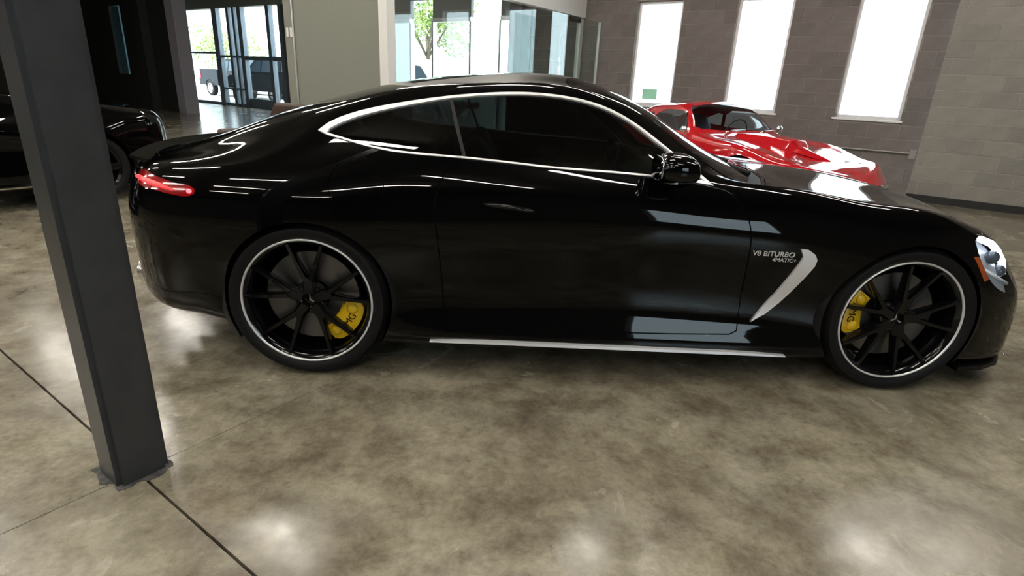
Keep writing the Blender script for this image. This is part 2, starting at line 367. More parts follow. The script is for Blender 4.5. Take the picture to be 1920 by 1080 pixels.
def drilled():
    m = mat('drilled_disc', (.42, .42, .43), .34, metal=1.); nt = m.node_tree; b = nt.nodes['Principled BSDF']
    tc = nt.nodes.new('ShaderNodeTexCoord'); v = nt.nodes.new('ShaderNodeTexVoronoi'); v.inputs['Scale'].default_value = 42; v.inputs['Randomness'].default_value = .35
    r = nt.nodes.new('ShaderNodeValToRGB'); r.color_ramp.elements[0].position = .16; r.color_ramp.elements[1].position = .20
    r.color_ramp.elements[0].color = (.01, .01, .01, 1); r.color_ramp.elements[1].color = (.17, .17, .175, 1)
    nt.links.new(tc.outputs['Object'], v.inputs['Vector']); nt.links.new(v.outputs['Distance'], r.inputs['Fac']); nt.links.new(r.outputs['Color'], b.inputs['Base Color'])
    return m
def circ(cx, cz, r, n=56): return [(cx+r*math.cos(2*PI*k/n), cz+r*math.sin(2*PI*k/n)) for k in range(n)]
def arch_liner(parent, xs, zc, r, w0, w1, name='wheel_arch_liner', m=None):
    """black tunnel inside each wheel opening, near and far side"""
    for s in (-1, 1):
        for cx in xs:
            bm = bmesh.new(); n = 40; A, B, L = [], [], []
            for k in range(n+1):
                a = -.55+(PI+1.1)*k/n; c, q = math.cos(a), math.sin(a)
                L.append(bm.verts.new((cx+r*c, s*w0, zc+r*q))); A.append(bm.verts.new((cx+(r+.03)*c, s*(w0-.02), zc+(r+.03)*q))); B.append(bm.verts.new((cx+(r+.03)*c, s*w1, zc+(r+.03)*q)))
            for k in range(n):
                bm.faces.new((L[k], L[k+1], A[k+1], A[k])); bm.faces.new((A[k], A[k+1], B[k+1], B[k]))
            bm.faces.new(B)
            bmesh.ops.delete(bm, geom=[v for v in bm.verts if v.co.z < .06], context='VERTS')
            bmobj(name, bm, m or plastic, parent, smooth=True)
def seat(parent, x, y, zf, m, s=1.):
    bm = bmesh.new(); ell(bm, (x, y, zf+.10), (.25*s, .24*s, .09*s), 16, 8, .6)
    mx = Matrix.Translation((x-.30*s, y, zf+.40*s)) @ Matrix.Rotation(-.35, 4, 'Y')
    b2 = bmesh.new(); ell(b2, (0, 0, 0), (.085*s, .24*s, .36*s), 16, 10, .6); b2.transform(mx); me = D.meshes.new('t'); b2.to_mesh(me); b2.free(); bm.from_mesh(me); D.meshes.remove(me)
    return bmobj('seat', bm, m, parent, smooth=True)
# ---------------------------------------------------------------- the black sports coupe
def build_sports_coupe():
    root = empty('sports_coupe')
    tag(root, 'large glossy black sports coupe with black wheels and yellow brake calipers, parked across the foreground', 'car')
    G = loft(amg_rows(), 200, 96); bm = grid_bm(G)
    side = lambda c: c.y < -.3
    # outlines found on the side of the car: (x, z)
    up_ = curve2([(-1.309, 1.076), (-1.284, 1.098), (-1.221, 1.132), (-1.087, 1.175), (-.949, 1.205), (-.739, 1.241), (-.573, 1.260), (-.418, 1.269), (-.239, 1.261), (-.094, 1.234), (.052, 1.175), (.194, 1.082), (.304, 1.002), (.402, .929)], 40)
    lo_ = curve2([(.38, .932), (.313, .940), (.197, .950), (-.034, .963), (-.287, .971), (-.47, .983), (-.675, .996), (-.877, 1.004), (-1.058, 1.021), (-1.176, 1.044), (-1.268, 1.062)], 24)
    O = up_+lo_
    def tw(p):
        top = p[1] > 1.075 or p[0] > .25
        return .010+.014*max(0, min(1, (-p[0]-.75)/.5)) if top and p[0] < .1 else (.011 if top else .0065)
    I = inset(O, tw)
    pil = [(-.757, 1.235), (-.743, 1.235), (-.662, .99), (-.677, .99)]
    dr = curve2([(-.679, .990), (-.723, .966), (-.757, .924), (-.781, .872), (-.790, .807), (-.783, .706), (-.766, .533), (-.748, .330), (-.738, .265)], 24)
    dfr = curve2([(.603, .275), (.606, .330), (.601, .427), (.592, .562), (.580, .702), (.563, .783), (.526, .858), (.472, .905), (.415, .920)], 20)
    belt = [p for p in inset(O, -.004)[40:] if -.66 < p[0] < .36]
    Dp = dr+[(-.72, .252), (-.5, .246), (.3, .252), (.57, .258)]+dfr+belt
    Do = inset(Dp, -.0028); Di = inset(Dp, .0028)
    fl = circ(-1.117, .874, .112, 36); flo = [(-1.117+(x+1.117)*1.05, z if abs(z-.874) < 0 else z) for x, z in fl]
    fo, fi = circ(-1.117, .874, .1145, 40), circ(-1.117, .874, .1105, 40)
    vent = [(.800, .685), (.835, .683), (.866, .664), (.880, .640), (.878, .612), (.850, .551), (.812, .478), (.775, .420), (.725, .362), (.661, .318), (.700, .385), (.745, .462), (.782, .545), (.810, .618), (.818, .650)]
    head = curve2([(1.625, .752), (1.69, .762), (1.78, .728), (1.88, .668), (1.97, .585), (2.035, .500), (2.02, .462), (1.95, .462), (1.87, .490), (1.80, .512), (1.72, .560), (1.66, .630), (1.628, .700), (1.625, .752)], 40)[:-1]
    mark = [(1.603, .672), (1.628, .672), (1.70, .572), (1.678, .562)]
    tail = curve2([(-2.12, .862), (-2.06, .883), (-2.01, .876), (-1.93, .862), (-1.85, .850), (-1.79, .842), (-1.772, .826), (-1.79, .810), (-1.84, .803), (-1.93, .812), (-2.00, .820), (-2.06, .826), (-2.12, .862)], 28)[:-1]
    arR, arF = circ(-1.345, .355, .366), circ(1.347, .355, .366)
    for p in (arR, arF): cutpoly(bm, p, (0, 2), lambda c: c.y < -.6)
    for p in (O, I, pil): cutpoly(bm, p, (0, 2), lambda c: c.y < -.5)
    for p in (Do, Di, fo, fi, vent, head, mark): cutpoly(bm, p, (0, 2), side)
    cutpoly(bm, tail, (0, 2), lambda c: c.y < -.6)
    # outlines seen from above: (x, y)
    ws = [(.565, -.79), (.64, -.69), (.72, -.50), (.775, -.25), (.792, .02), (.01, .02), (.0, -.2), (-.03, -.42), (-.02, -.53), (.10, -.585), (.217, -.632), (.34, -.682), (.456, -.732)]
    cw = [(.50, -.83), (.59, -.865), (.68, -.74), (.775, -.52), (.835, -.26), (.853, .02), (.4, .02), (.3, -.6)]
    bl = [(-.93, .02), (-.94, -.30), (-.98, -.485), (-1.15, -.515), (-1.40, -.545), (-1.62, -.56), (-1.80, -.55), (-1.88, -.48), (-1.93, -.25), (-1.94, .02)]
    hd = [(.868, .02), (.850, -.26), (.790, -.53), (.690, -.76), (.62, -.865), (1.0, -.868), (1.35, -.858), (1.60, -.815), (1.78, -.735), (1.92, -.60), (2.02, -.40), (2.06, -.2), (2.07, .02)]
    ho, hi_ = inset(hd, -.0025), inset(hd, .0025)
    dk = [(-1.97, .02), (-1.965, -.30), (-1.93, -.56), (-1.98, -.64), (-2.10, -.60), (-2.19, -.45), (-2.235, -.25), (-2.25, .02)]
    do_, di_ = inset(dk, -.0025), inset(dk, .0025)
    topf = lambda c: c.z > .6
    for p in (ws, cw, bl, ho, hi_, do_, di_): cutpoly(bm, p, (0, 1), topf)
    reg = {}
    for f in bm.faces:
        c = f.calc_center_median(); xz = (c.x, c.z); xy = (c.x, c.y); k = 'body'
        if c.y < -.6 and (inside(xz, arR) or inside(xz, arF)): continue
        if c.y < -.5 and inside(xz, O):
            k = 'trim'
            if inside(xz, I): k = 'pil' if inside(xz, pil) else ('gr' if c.x < -.75+(1.22-c.z)*.37 else 'gf')
        elif c.z > .6 and c.y > -.9 and inside(xy, ws): k = 'ws'
        elif c.z > .6 and inside(xy, cw) and c.x > .42 and c.z < 1.02 and not inside(xz, Do): k = 'cowl'
        elif c.z > .6 and inside(xy, bl): k = 'bl'
        elif side(c) and inside(xz, head): k = 'head'
        elif side(c) and inside(xz, mark): k = 'mark'
        elif c.y < -.6 and inside(xz, tail): k = 'tail'
        elif side(c) and inside(xz, vent): k = 'vent'
        elif side(c) and inside(xz, Do): k = 'door' if inside(xz, Di) else 'seamd'
        elif side(c) and inside(xz, fo) and c.y < -.8: k = 'flap' if inside(xz, fi) else 'seamf'
        elif c.z > .55 and inside(xy, ho): k = 'hood' if inside(xy, hi_) else 'seamh'
        elif c.z > .75 and inside(xy, do_): k = 'deck' if inside(xy, di_) else 'seamk'
        reg.setdefault(k, []).append(f)
    P = lambda n, key, m, mir=2, off=0., th=0.: obj(n, part_mesh(n, bm, reg[key], mir, off, th), m, root)
    obj('body_shell', part_mesh('body_shell', bm, reg['body'], 2, far_extra=reg['flap']+reg['seamf']), paint, root); P('hood', 'hood', paint); P('trunk_lid', 'deck', paint)
    P('hood_gap', 'seamh', gap, 2, -.007); P('trunk_gap', 'seamk', gap, 2, -.007); P('windshield', 'ws', wscreen); P('rear_window', 'bl', tint); P('cowl_panel', 'cowl', plastic, 2, -.004)
    for s in (0, 1):
        d = P('door', 'door', paint, s); P('door_gap', 'seamd', gap, s, -.005 if s == 0 else 0.)
        if s == 0: P('flap_gap', 'seamf', gap, s, -.005); P('fuel_flap', 'flap', paint, s)
        P('side_window', 'gf', tint, s, -.004); P('quarter_window', 'gr', tint, s, -.004)
        t = P('window_trim', 'trim', silver, s, .005, .012); t['label'] = 'satin silver trim around the side windows'
        P('pillar_trim', 'pil', plastic, s, .002, .008);
        v = P('vent_fin', 'vent', silver, s, .012, .02); v['label'] = 'silver boomerang-shaped fin on the front fender vent'
        h = P('headlight_housing', 'head', mat('lamp_chrome', (.72, .78, .86), .25, metal=.45), s, -.045)
        l = obj('lens', part_mesh('lens', bm, reg['head'], s, .001), glass('lens_glass', (.95, .97, 1)), h)
        sg = -1 if s == 0 else 1
        b2 = bmesh.new()                          # running-light strip and two projector barrels
        tube(b2, [(1.668, sg*.872, .738), (1.74, sg*.857, .716), (1.80, sg*.832, .680), (1.862, sg*.815, .620), (1.90, sg*.795, .560)], .015, 8)
        bmobj('running_light', b2, mat('running_light', (.9, .95, 1), .3, emit=(.85, .93, 1), es=3.), h, smooth=True)
        for (x, w, z) in ((1.76, .862, .652), (1.84, .832, .580)):
            b2 = bmesh.new(); ell(b2, (x, sg*w, z), (.032, .030, .032), 16, 10); bmobj('projector', b2, mat('projector_glass', (.05, .07, .10), .05, coat=1.), h, smooth=True)
        b2 = bmesh.new(); tube(b2, [(1.71, sg*.908, .60), (1.80, sg*.888, .560), (1.90, sg*.835, .520)], .009, 8); bmobj('indicator_strip', b2, mat('indicator_white', (.75, .8, .85), .3), h, smooth=True)
        P('side_marker', 'mark', mat('amber', (.36, .07, .012), .3, coat=1.), s, .002, .006)
        tl = P('tail_light', 'tail', mat('tail_red', (.16, .002, .004), .12, coat=1., emit=(1, .015, .02), es=.05), s, .002, .006); tl['label'] = 'lit red tail light'
        b2 = bmesh.new(); tube(b2, [(-2.085, sg*.812, .856), (-2.02, sg*.870, .850), (-1.95, sg*.907, .840), (-1.875, sg*.934, .826)], [.010, .014, .014, .004], 8, flat=.7)
        bmobj('light_bar', b2, mat('tail_lit', (1, .05, .05), .3, emit=(1, .02, .025), es=1.6), tl, smooth=True)
        b2 = bmesh.new(); ell(b2, (-1.802, sg*.951, .826), (.011, .006, .010), 10, 6); bmobj('marker_bulb', b2, mat('marker_lit', (1, .1, .1), .3, emit=(1, .04, .05), es=6.), tl, smooth=True)
        # flush door handle
        b2 = bmesh.new(); tube(b2, [(-.585, sg*.941, .818), (-.56, sg*.951, .819), (-.47, sg*.953, .812), (-.385, sg*.953, .800), (-.358, sg*.944, .792)], [.004, .011, .012, .012, .004], 10, flat=.8)
        bmobj('handle', b2, paint, d, smooth=True)
        # sill blade
        b2 = bmesh.new(); n = 30; V = []
        for i in range(n+1):
            t = i/n; x = -.81+1.645*t; z = .190-.020*t; hgt = .003+.010*math.sin(min(1, max(0, (1-abs(2*t-1))*3.0))*PI/2); w = .962
            V.append([b2.verts.new((x, sg*(w+.022), z+hgt)), b2.verts.new((x, sg*(w+.024), z)), b2.verts.new((x, sg*(w-.03), z-.004)), b2.verts.new((x, sg*(w-.03), z+hgt))])
        for A, B in zip(V, V[1:]):
            for k in range(4): b2.faces.new((A[k], A[(k+1) % 4], B[(k+1) % 4], B[k]))
        b2.faces.new(V[0]); b2.faces.new(V[-1][::-1])
        o = bmobj('sill_blade', b2, silver, root); o['label'] = 'thin silver strip along the side sill'
        # mirror
        b2 = bmesh.new(); ell(b2, (0, 0, 0), (.078, .112, .062), 24, 16, .62)
        for v in b2.verts:
            v.co.x *= 1-.25*(v.co.z/.064 if v.co.z > 0 else 0); v.co.z *= 1-.15*(abs(v.co.y)/.11); v.co.x += .02*abs(v.co.y)/.11 if v.co.x > 0 else 0
        b2.transform(Matrix.Translation((.186, sg*1.005, 1.012))); mr = bmobj('mirror', b2, paint, root, smooth=True)
        b2 = bmesh.new(); tube(b2, [(.30, sg*.865, .950), (.265, sg*.92, .958), (.22, sg*.965, .970)], [.030, .024, .026], 10, flat=.6); bmobj('mirror_arm', b2, plastic, mr, smooth=True)
        b2 = bmesh.new(); ell(b2, (.117, sg*1.005, 1.012), (.006, .088, .048), 20, 10, .7); bmobj('mirror_glass', b2, mat('mirror', (.6, .7, .8), .02, metal=1.), mr, smooth=True)
        b2 = bmesh.new(); tube(b2, [(.128, sg*.95, .960), (.150, sg*1.04, .957), (.180, sg*1.09, .963)], .004, 6); bmobj('mirror_strip', b2, silver, mr, smooth=True)
        # exhaust tips
        for q in (.50, .62):
            b2 = bmesh.new(); lathe(b2, [(.05, 0), (.055, -.01), (.055, -.10), (.048, -.10), (.046, 0)], 24, closed=True); b2.transform(Matrix.Translation((-2.205+(q-.5)*.42, sg*q, .36)) @ Matrix.Rotation(PI/2, 4, 'Z') @ Matrix.Scale(-1, 4, (0, 1, 0)))
            bmobj('exhaust_tip', b2, mat('exhaust_steel', (.7, .7, .74), .25, metal=1.), root, auto=.6)
    # badge lettering on the near fender
    bx, bz = .702, .647; X = Vector((1, -.035, -.01)).normalized(); Y = Vector((0, -.19, 1)).normalized(); Z = X.cross(Y)
    def bad(n, s, x, z, y, size):
        m = Matrix((X, Y, Z)).transposed().to_4x4(); m.translation = Vector((x, y, z)); t = text(n, s, size, silver, root, m, .002); t['label'] = 'silver lettering'
    bad('fender_badge', 'V8 BITURBO', .690, .655, -.9625, .034); bad('fender_badge', '4MATIC+', .745, .628, -.9585, .026)
    # rear: plate, diffuser, lip spoiler
    boxobj('license_plate', -2.402, -2.388, -.26, .26, .55, .68, mat('plate_white', (.7, .7, .7), .4), root, .003)
    b2 = bmesh.new(); n = 24; V = []
    for i in range(n+1):
        t = -1+2*i/n; y = .66*t; x = -2.275+.115*abs(t)**2.2; z = .918-.016*t*t
        V.append([b2.verts.new((x+.09, y, z-.006)), b2.verts.new((x-.035, y*1.01, z+.022)), b2.verts.new((x-.04, y*1.01, z+.012)), b2.verts.new((x+.03, y, z-.016))])
    for A, B in zip(V, V[1:]):
        for k in range(4): b2.faces.new((A[k], A[(k+1) % 4], B[(k+1) % 4], B[k]))
    b2.faces.new(V[0]); b2.faces.new(V[-1][::-1]); bmobj('lip_spoiler', b2, paint, root, auto=.7)
    b2 = bmesh.new()
    for i in range(-3, 4): box(b2, -2.30, -2.02, i*.15-.006, i*.15+.006, .215, .33)
    bmobj('diffuser_fins', b2, plastic, root)
    # front: grille slats, splitter
    b2 = bmesh.new()
    for i in range(-9, 10): box(b2, 2.2, 2.292-.0012*i*i*.6, i*.042-.004, i*.042+.004, .30, .50)
    bmobj('grille', b2, chrome, root)
    b2 = bmesh.new(); pl = [(1.72, .93), (1.86, .905), (1.99, .842), (2.09, .735), (2.18, .57), (2.26, .31), (2.285, 0)]
    pl = pl+[(x, -y) for x, y in pl[-2::-1]]; prism(b2, pl, 2, .095, .118); bmobj('front_splitter', b2, plastic, root)
    for s in (-1, 1):
        b2 = bmesh.new(); tube(b2, [(1.985, s*.862, .165), (2.02, s*.846, .150), (2.05, s*.82, .140)], [.004, .012, .004], 6, flat=.5); bmobj('splitter_accent', b2, chrome, root, smooth=True)
    # wipers
    for (a, b, c) in (((.70, -.55, .945), (.60, -.30, .985), (.52, .05, 1.045)), ((.78, -.05, .945), (.66, .22, .99), (.56, .52, 1.02))):
        b2 = bmesh.new(); tube(b2, [a, b, c], [.011, .008, .005], 6); bmobj('wiper', b2, plastic, root, smooth=True)
    # cabin
    boxobj('cabin_floor', -1.5, .9, -.72, .72, .20, .24, dark_int, root)
    b2 = bmesh.new(); prism(b2, [(.30, .55), (.32, .80), (.50, .875), (.70, .87), (.72, .5)], 1, -.74, .74); bmobj('dashboard', b2, dark_int, root, bevel=.01)
    b2 = bmesh.new(); lathe(b2, [(.165, 0), (.176, .012), (.187, 0), (.176, -.012)], 32, closed=True)
    for k in range(3): tube(b2, [(0, 0, 0), (.17*math.cos(-PI/2+k*2*PI/3), 0, .17*math.sin(-PI/2+k*2*PI/3))], .014, 6)
    b2.transform(Matrix.Translation((.17, .36, .80)) @ Matrix.Rotation(.35, 4, 'Y') @ Matrix.Rotation(PI/2, 4, 'Z')); bmobj('steering_wheel', b2, plastic, root, smooth=True)
    for y in (-.36, .36): seat(root, -.25, y, .30, mat('black_leather', (.012, .012, .013), .4))
    b2 = bmesh.new(); prism(b2, [(-1.4, .45), (-.95, .45), (-.95, .60), (-1.05, .66), (-1.20, .92), (-1.35, .92)], 1, -.62, .62); bmobj('rear_shelf', b2, dark_int, root, bevel=.01)
    arch_liner(root, (-1.345, 1.347), .355, .366, .955, .60)
    for x in (-1.35, 1.35):
        for far in (False, True):
            s = 1 if far else -1
            ry = .968 if x < 0 else .960
            make_wheel(root, (x, s*ry, .355), far, rot=(.30 if x < 0 else .12))
            ang = (-.62 if x < 0 else PI-.08); a2 = ang if not far else PI-ang
            make_brake(root, (x, s*(ry-.012), .355), a2, txt=(not far), far=far)
    return root
# ---------------------------------------------------------------- other cars
def wrap_rows(rows, front, back, nf=5, pw=.75):
    """close a body of flat sections with rounded nose and tail; front/back: per-id (x end, z end)"""
    R = [list(map(tuple, r)) for r in rows]
    def caps(base, end):
        out = []
        for j in range(1, nf+1):
            a = PI/2*j/nf; out.append([(b[0]+(e[0]-b[0])*math.sin(a), b[1]*math.cos(a)**pw if j < nf else 0., b[2]+(e[1]-b[2])*(1-math.cos(a))**.8) for b, e in zip(base, end)])
        return out
    return caps(R[0], back)[::-1]+R+caps(R[-1], front)
def simple_panels(bm, root, regs, names):
    """regs: list of (key, polygon, axes, filter); first hit wins; names: key -> (name, material, both sides?, offset)"""
    for k, p, ax, kp in regs: cutpoly(bm, p, ax, kp)
    out = {}
    for f in bm.faces:
        c = f.calc_center_median(); key = 'body'
        for k, p, ax, kp in regs:
            if kp(c) and inside((c[ax[0]], c[ax[1]]), p): key = k; break
        out.setdefault(key, []).append(f)
    for k, (n, m, both, off) in names.items():
        if k not in out: continue
        for s in ((2,) if both else (0, 1)): obj(n, part_mesh(n, bm, out[k], s, off), m, root)
def vintage_rows():
    S = [st(-1.75, (.70,.24),(.76,.30),(.82,.51),(.79,.61),(.72,.72),(.55,.78),(.40,.815),(.25,.84),(.12,.85),.855),
         st(-1.245,(.70,.22),(.80,.30),(.88,.51),(.85,.63),(.78,.785),(.60,.86),(.42,.95),(.28,.99),(.14,1.01),1.015),
         st(-.75,(.70,.20),(.80,.27),(.865,.49),(.84,.62),(.77,.78),(.68,.91),(.53,1.09),(.38,1.135),(.2,1.16),1.165),
         st(-.30,(.70,.20),(.80,.26),(.86,.48),(.835,.62),(.76,.79),(.67,.95),(.56,1.125),(.42,1.175),(.22,1.205),1.212),
         st(.02,(.70,.20),(.80,.26),(.86,.48),(.835,.62),(.76,.80),(.675,.955),(.575,1.12),(.43,1.165),(.22,1.19),1.196),
         st(.22,(.70,.20),(.80,.26),(.86,.48),(.835,.62),(.765,.805),(.70,.905),(.605,.99),(.45,1.04),(.24,1.07),1.075),
         st(.40,(.70,.20),(.80,.26),(.862,.48),(.84,.62),(.768,.808),(.70,.845),(.62,.862),(.45,.885),(.25,.90),.905),
         st(.52,(.70,.20),(.80,.26),(.862,.48),(.84,.62),(.77,.806),(.69,.820),(.60,.828),(.45,.836),(.25,.842),.845),
         st(.80,(.70,.20),(.80,.26),(.868,.49),(.85,.64),(.775,.800),(.64,.790),(.46,.792),(.34,.797),(.2,.803),.807),
         st(1.245,(.70,.22),(.80,.29),(.88,.48),(.855,.60),(.785,.760),(.62,.735),(.45,.733),(.32,.738),(.18,.745),.75),
         st(1.65,(.68,.22),(.76,.30),(.83,.46),(.80,.55),(.73,.665),(.58,.655),(.44,.658),(.30,.662),(.16,.668),.672)]
    fr = [(1.95,.24),(2.0,.26),(2.06,.36),(2.21,.44),(2.17,.48),(2.10,.53),(2.06,.55),(2.04,.557),(2.03,.562),(2.02,.566),(2.01,.57)]
    bk = [(-2.0,.28),(-2.05,.30),(-2.10,.36),(-2.2,.50),(-2.18,.58),(-2.12,.66),(-2.08,.69),(-2.05,.70),(-2.03,.71),(-2.02,.715),(-2.0,.72)]
    return wrap_rows(S, fr, bk, pw=1.0)
def build_vintage(loc, rz):
    root = empty('vintage_coupe', loc, rz)
    tag(root, 'red vintage coupe with raised hood scoop parked beneath the tall windows', 'car')
    bm = grid_bm(loft(vintage_rows(), 130, 72)); sd = lambda c: c.y < -.45; tp = lambda c: c.z > .6
    ar = [circ(x, .335, .345, 40) for x in (-1.245, 1.245)]
    win = [(.26, .845), (.06, 1.08), (-.10, 1.095), (-.36, 1.09), (-.50, 1.03), (-.60, .86)]
    qw = [(-.66, .87), (-.56, 1.03), (-.62, 1.05), (-.88, .96), (-.92, .89)]
    ws = [(.44, .02), (.425, -.35), (.36, -.60), (.30, -.655), (.04, -.545), (.035, -.3), (.05, .02)]
    bl = [(-.85, -.06), (-.86, -.40), (-1.25, -.40), (-1.40, -.06)]
    ho = [(.52, .02), (.50, -.40), (.56, -.56), (1.2, -.56), (1.75, -.48), (1.85, .02)]
    regs = [('cut', ar[0], (0, 2), lambda c: c.y < -.55), ('cut', ar[1], (0, 2), lambda c: c.y < -.55), ('win', win, (0, 2), sd), ('qw', qw, (0, 2), sd), ('ws', ws, (0, 1), lambda c: c.z > .83), ('bl', bl, (0, 1), tp)]
    regs += [('hood', inset(ho, .003), (0, 1), tp), ('seam', ho, (0, 1), tp)]
    cl = glass('vintage_glass', (.75, .86, .92))
    simple_panels(bm, root, regs, {'body': ('body_shell', redpaint, True, 0), 'hood': ('hood', redpaint, True, 0), 'seam': ('panel_gap', gap, True, -.004), 'win': ('side_window', cl, False, -.003), 'qw': ('quarter_window', cl, False, -.003), 'ws': ('windshield', cl, True, -.003), 'bl': ('rear_window', cl, False, -.003)})
    bm.free()
    # raised scoop with pointed nose on the hood
    b = bmesh.new(); V = []
    for x, w0, w1, z0, z1 in ((.56, .27, .21, .82, .862), (.80, .26, .20, .785, .868), (1.10, .23, .17, .745, .858), (1.28, .19, .13, .73, .838), (1.36, .15, .10, .725, .765), (1.74, .02, .01, .655, .666)):
        V.append([b.verts.new(p) for p in ((x, -w0, z0), (x, -w1, z1), (x, 0, z1+.012), (x, w1, z1), (x, w0, z0))])
    for A, B in zip(V, V[1:]):
        for k in range(4): b.faces.new((A[k], A[k+1], B[k+1], B[k]))
    b.faces.new(V[0]); b.faces.new(V[-1]); bmobj('hood_scoop', b, redpaint, root, bevel=.006, auto=.5)
    # bright trim round the windscreen, wipers, mirror, bumpers
    b = bmesh.new(); tube(b, [(.435, -.40, .852), (.37, -.62, .85), (.31, -.675, .862), (.20, -.648, .95), (.05, -.575, 1.105), (.02, -.50, 1.140), (.01, -.25, 1.175), (.015, 0, 1.185), (.01, .25, 1.175), (.02, .50, 1.140), (.05, .575, 1.105), (.20, .648, .95), (.31, .675, .862), (.37, .62, .85), (.435, .40, .852)], .011, 6); bmobj('windshield_frame', b, chrome, root, smooth=True)
    for y in (-.35, .25):
        b = bmesh.new(); tube(b, [(.50, y, .862), (.455, y+.16, .885), (.42, y+.42, .895)], [.010, .007, .005], 6); bmobj('wiper', b, chrome, root, smooth=True)
    b = bmesh.new(); tube(b, [(.25, .84, .80), (.25, .87, .86)], .008, 6); ell(b, (.25, .89, .89), (.03, .055, .05), 12, 8); bmobj('mirror', b, chrome, root, smooth=True)
    b = bmesh.new(); ell(b, (.25, -.80, .875), (.05, .04, .045), 12, 8); tube(b, [(.26, -.77, .80), (.25, -.80, .86)], .012, 6); bmobj('mirror', b, chrome, root, smooth=True)
    for x, q in ((2.14, 1), (-2.16, -1)):
        for s in (-1, 1):
            b = bmesh.new(); tube(b, [(x+q*.06, s*.12, .44), (x+q*.02, s*.4, .44), (x-q*.16, s*.68, .44), (x-q*.32, s*.80, .44)], .030, 8); bmobj('bumper', b, chrome, root, smooth=True)
    boxobj('cabin_floor', -1.1, .5, -.6, .6, .28, .32, mat('vintage_trim', (.02, .012, .012), .6), root)
    b = bmesh.new(); prism(b, [(.12, .55), (.10, .79), (.22, .825), (.36, .82), (.40, .5)], 1, -.66, .66); bmobj('dashboard', b, dark_int, root, bevel=.01)
    b = bmesh.new(); lathe(b, [(.18, 0), (.19, .01), (.20, 0), (.19, -.01)], 28, closed=True); b.transform(Matrix.Translation((.0, .33, .82)) @ Matrix.Rotation(.35, 4, 'Y') @ Matrix.Rotation(PI/2, 4, 'Z')); bmobj('steering_wheel', b, plastic, root, smooth=True)
    for y in (-.31, .31): seat(root, -.38, y, .34, mat('dark_red_leather', (.05, .008, .010), .5), .92)
    arch_liner(root, (-1.245, 1.245), .335, .345, .80, .5)
    for x in (-1.245, 1.245):
        for far in (False, True): make_wheel(root, (x, (1 if far else -1)*.80, .33), far, R=.33, lipR=.20, wd=.2, emblem=False, spokes='five', rimmat=chrome, lipmat=chrome)
    return root
def generic_rows(L=4.6, w=.91, h=1.32, belt=.92, hood=.82):
    k = L/4.6
    S = [st(-1.95*k,(.7,.24),(w-.08,.28),(w-.03,.5),(w-.02,.66),(w-.05,.82),(.68,belt),(.55,belt+.02),(.4,belt+.03),(.2,belt+.03),belt+.03),
         st(-1.4*k,(.7,.18),(w-.05,.22),(w,.5),(w,.7),(w-.03,.85),(.74,belt+.03),(.60,h-.22),(.45,h-.18),(.22,h-.16),h-.155),
         st(-.8*k,(.7,.16),(w-.04,.2),(w-.02,.5),(w-.01,.7),(w-.03,.84),(.78,belt+.02),(.60,h-.07),(.46,h-.03),(.22,h-.005),h),
         st(-.2*k,(.7,.16),(w-.04,.2),(w-.02,.5),(w-.01,.7),(w-.03,.83),(.79,belt),(.60,h-.07),(.46,h-.03),(.22,h-.005),h),
         st(.25*k,(.7,.16),(w-.04,.2),(w-.02,.5),(w-.01,.7),(w-.03,.82),(.79,belt-.01),(.66,h-.20),(.50,h-.14),(.24,h-.11),h-.10),
         st(.85*k,(.7,.16),(w-.04,.2),(w-.02,.5),(w,.68),(w-.03,.80),(.78,hood+.06),(.66,hood+.08),(.48,hood+.09),(.24,hood+.10),hood+.10),
         st(1.4*k,(.7,.18),(w-.05,.22),(w,.48),(w,.64),(w-.04,.76),(.76,hood+.01),(.62,hood+.03),(.45,hood+.04),(.22,hood+.05),hood+.05),
         st(1.9*k,(.66,.2),(w-.12,.24),(w-.07,.44),(w-.07,hood-.22),(w-.11,hood-.10),(.66,hood-.04),(.52,hood-.025),(.38,hood-.015),(.2,hood-.01),hood-.01)]
    fr = [(2.1*k,.22),(2.16*k,.24),(2.24*k,.30),(2.3*k,.44),(2.29*k,hood-.26),(2.26*k,hood-.16),(2.22*k,hood-.12),(2.20*k,hood-.11),(2.18*k,hood-.10),(2.16*k,hood-.095),(2.14*k,hood-.09)]
    bk = [(-2.1*k,.28),(-2.16*k,.30),(-2.22*k,.34),(-2.3*k,.5),(-2.3*k,.62),(-2.27*k,.80),(-2.24*k,.90),(-2.22*k,.915),(-2.2*k,.92),(-2.18*k,.925),(-2.16*k,.93)]
    return wrap_rows(S, fr, bk)
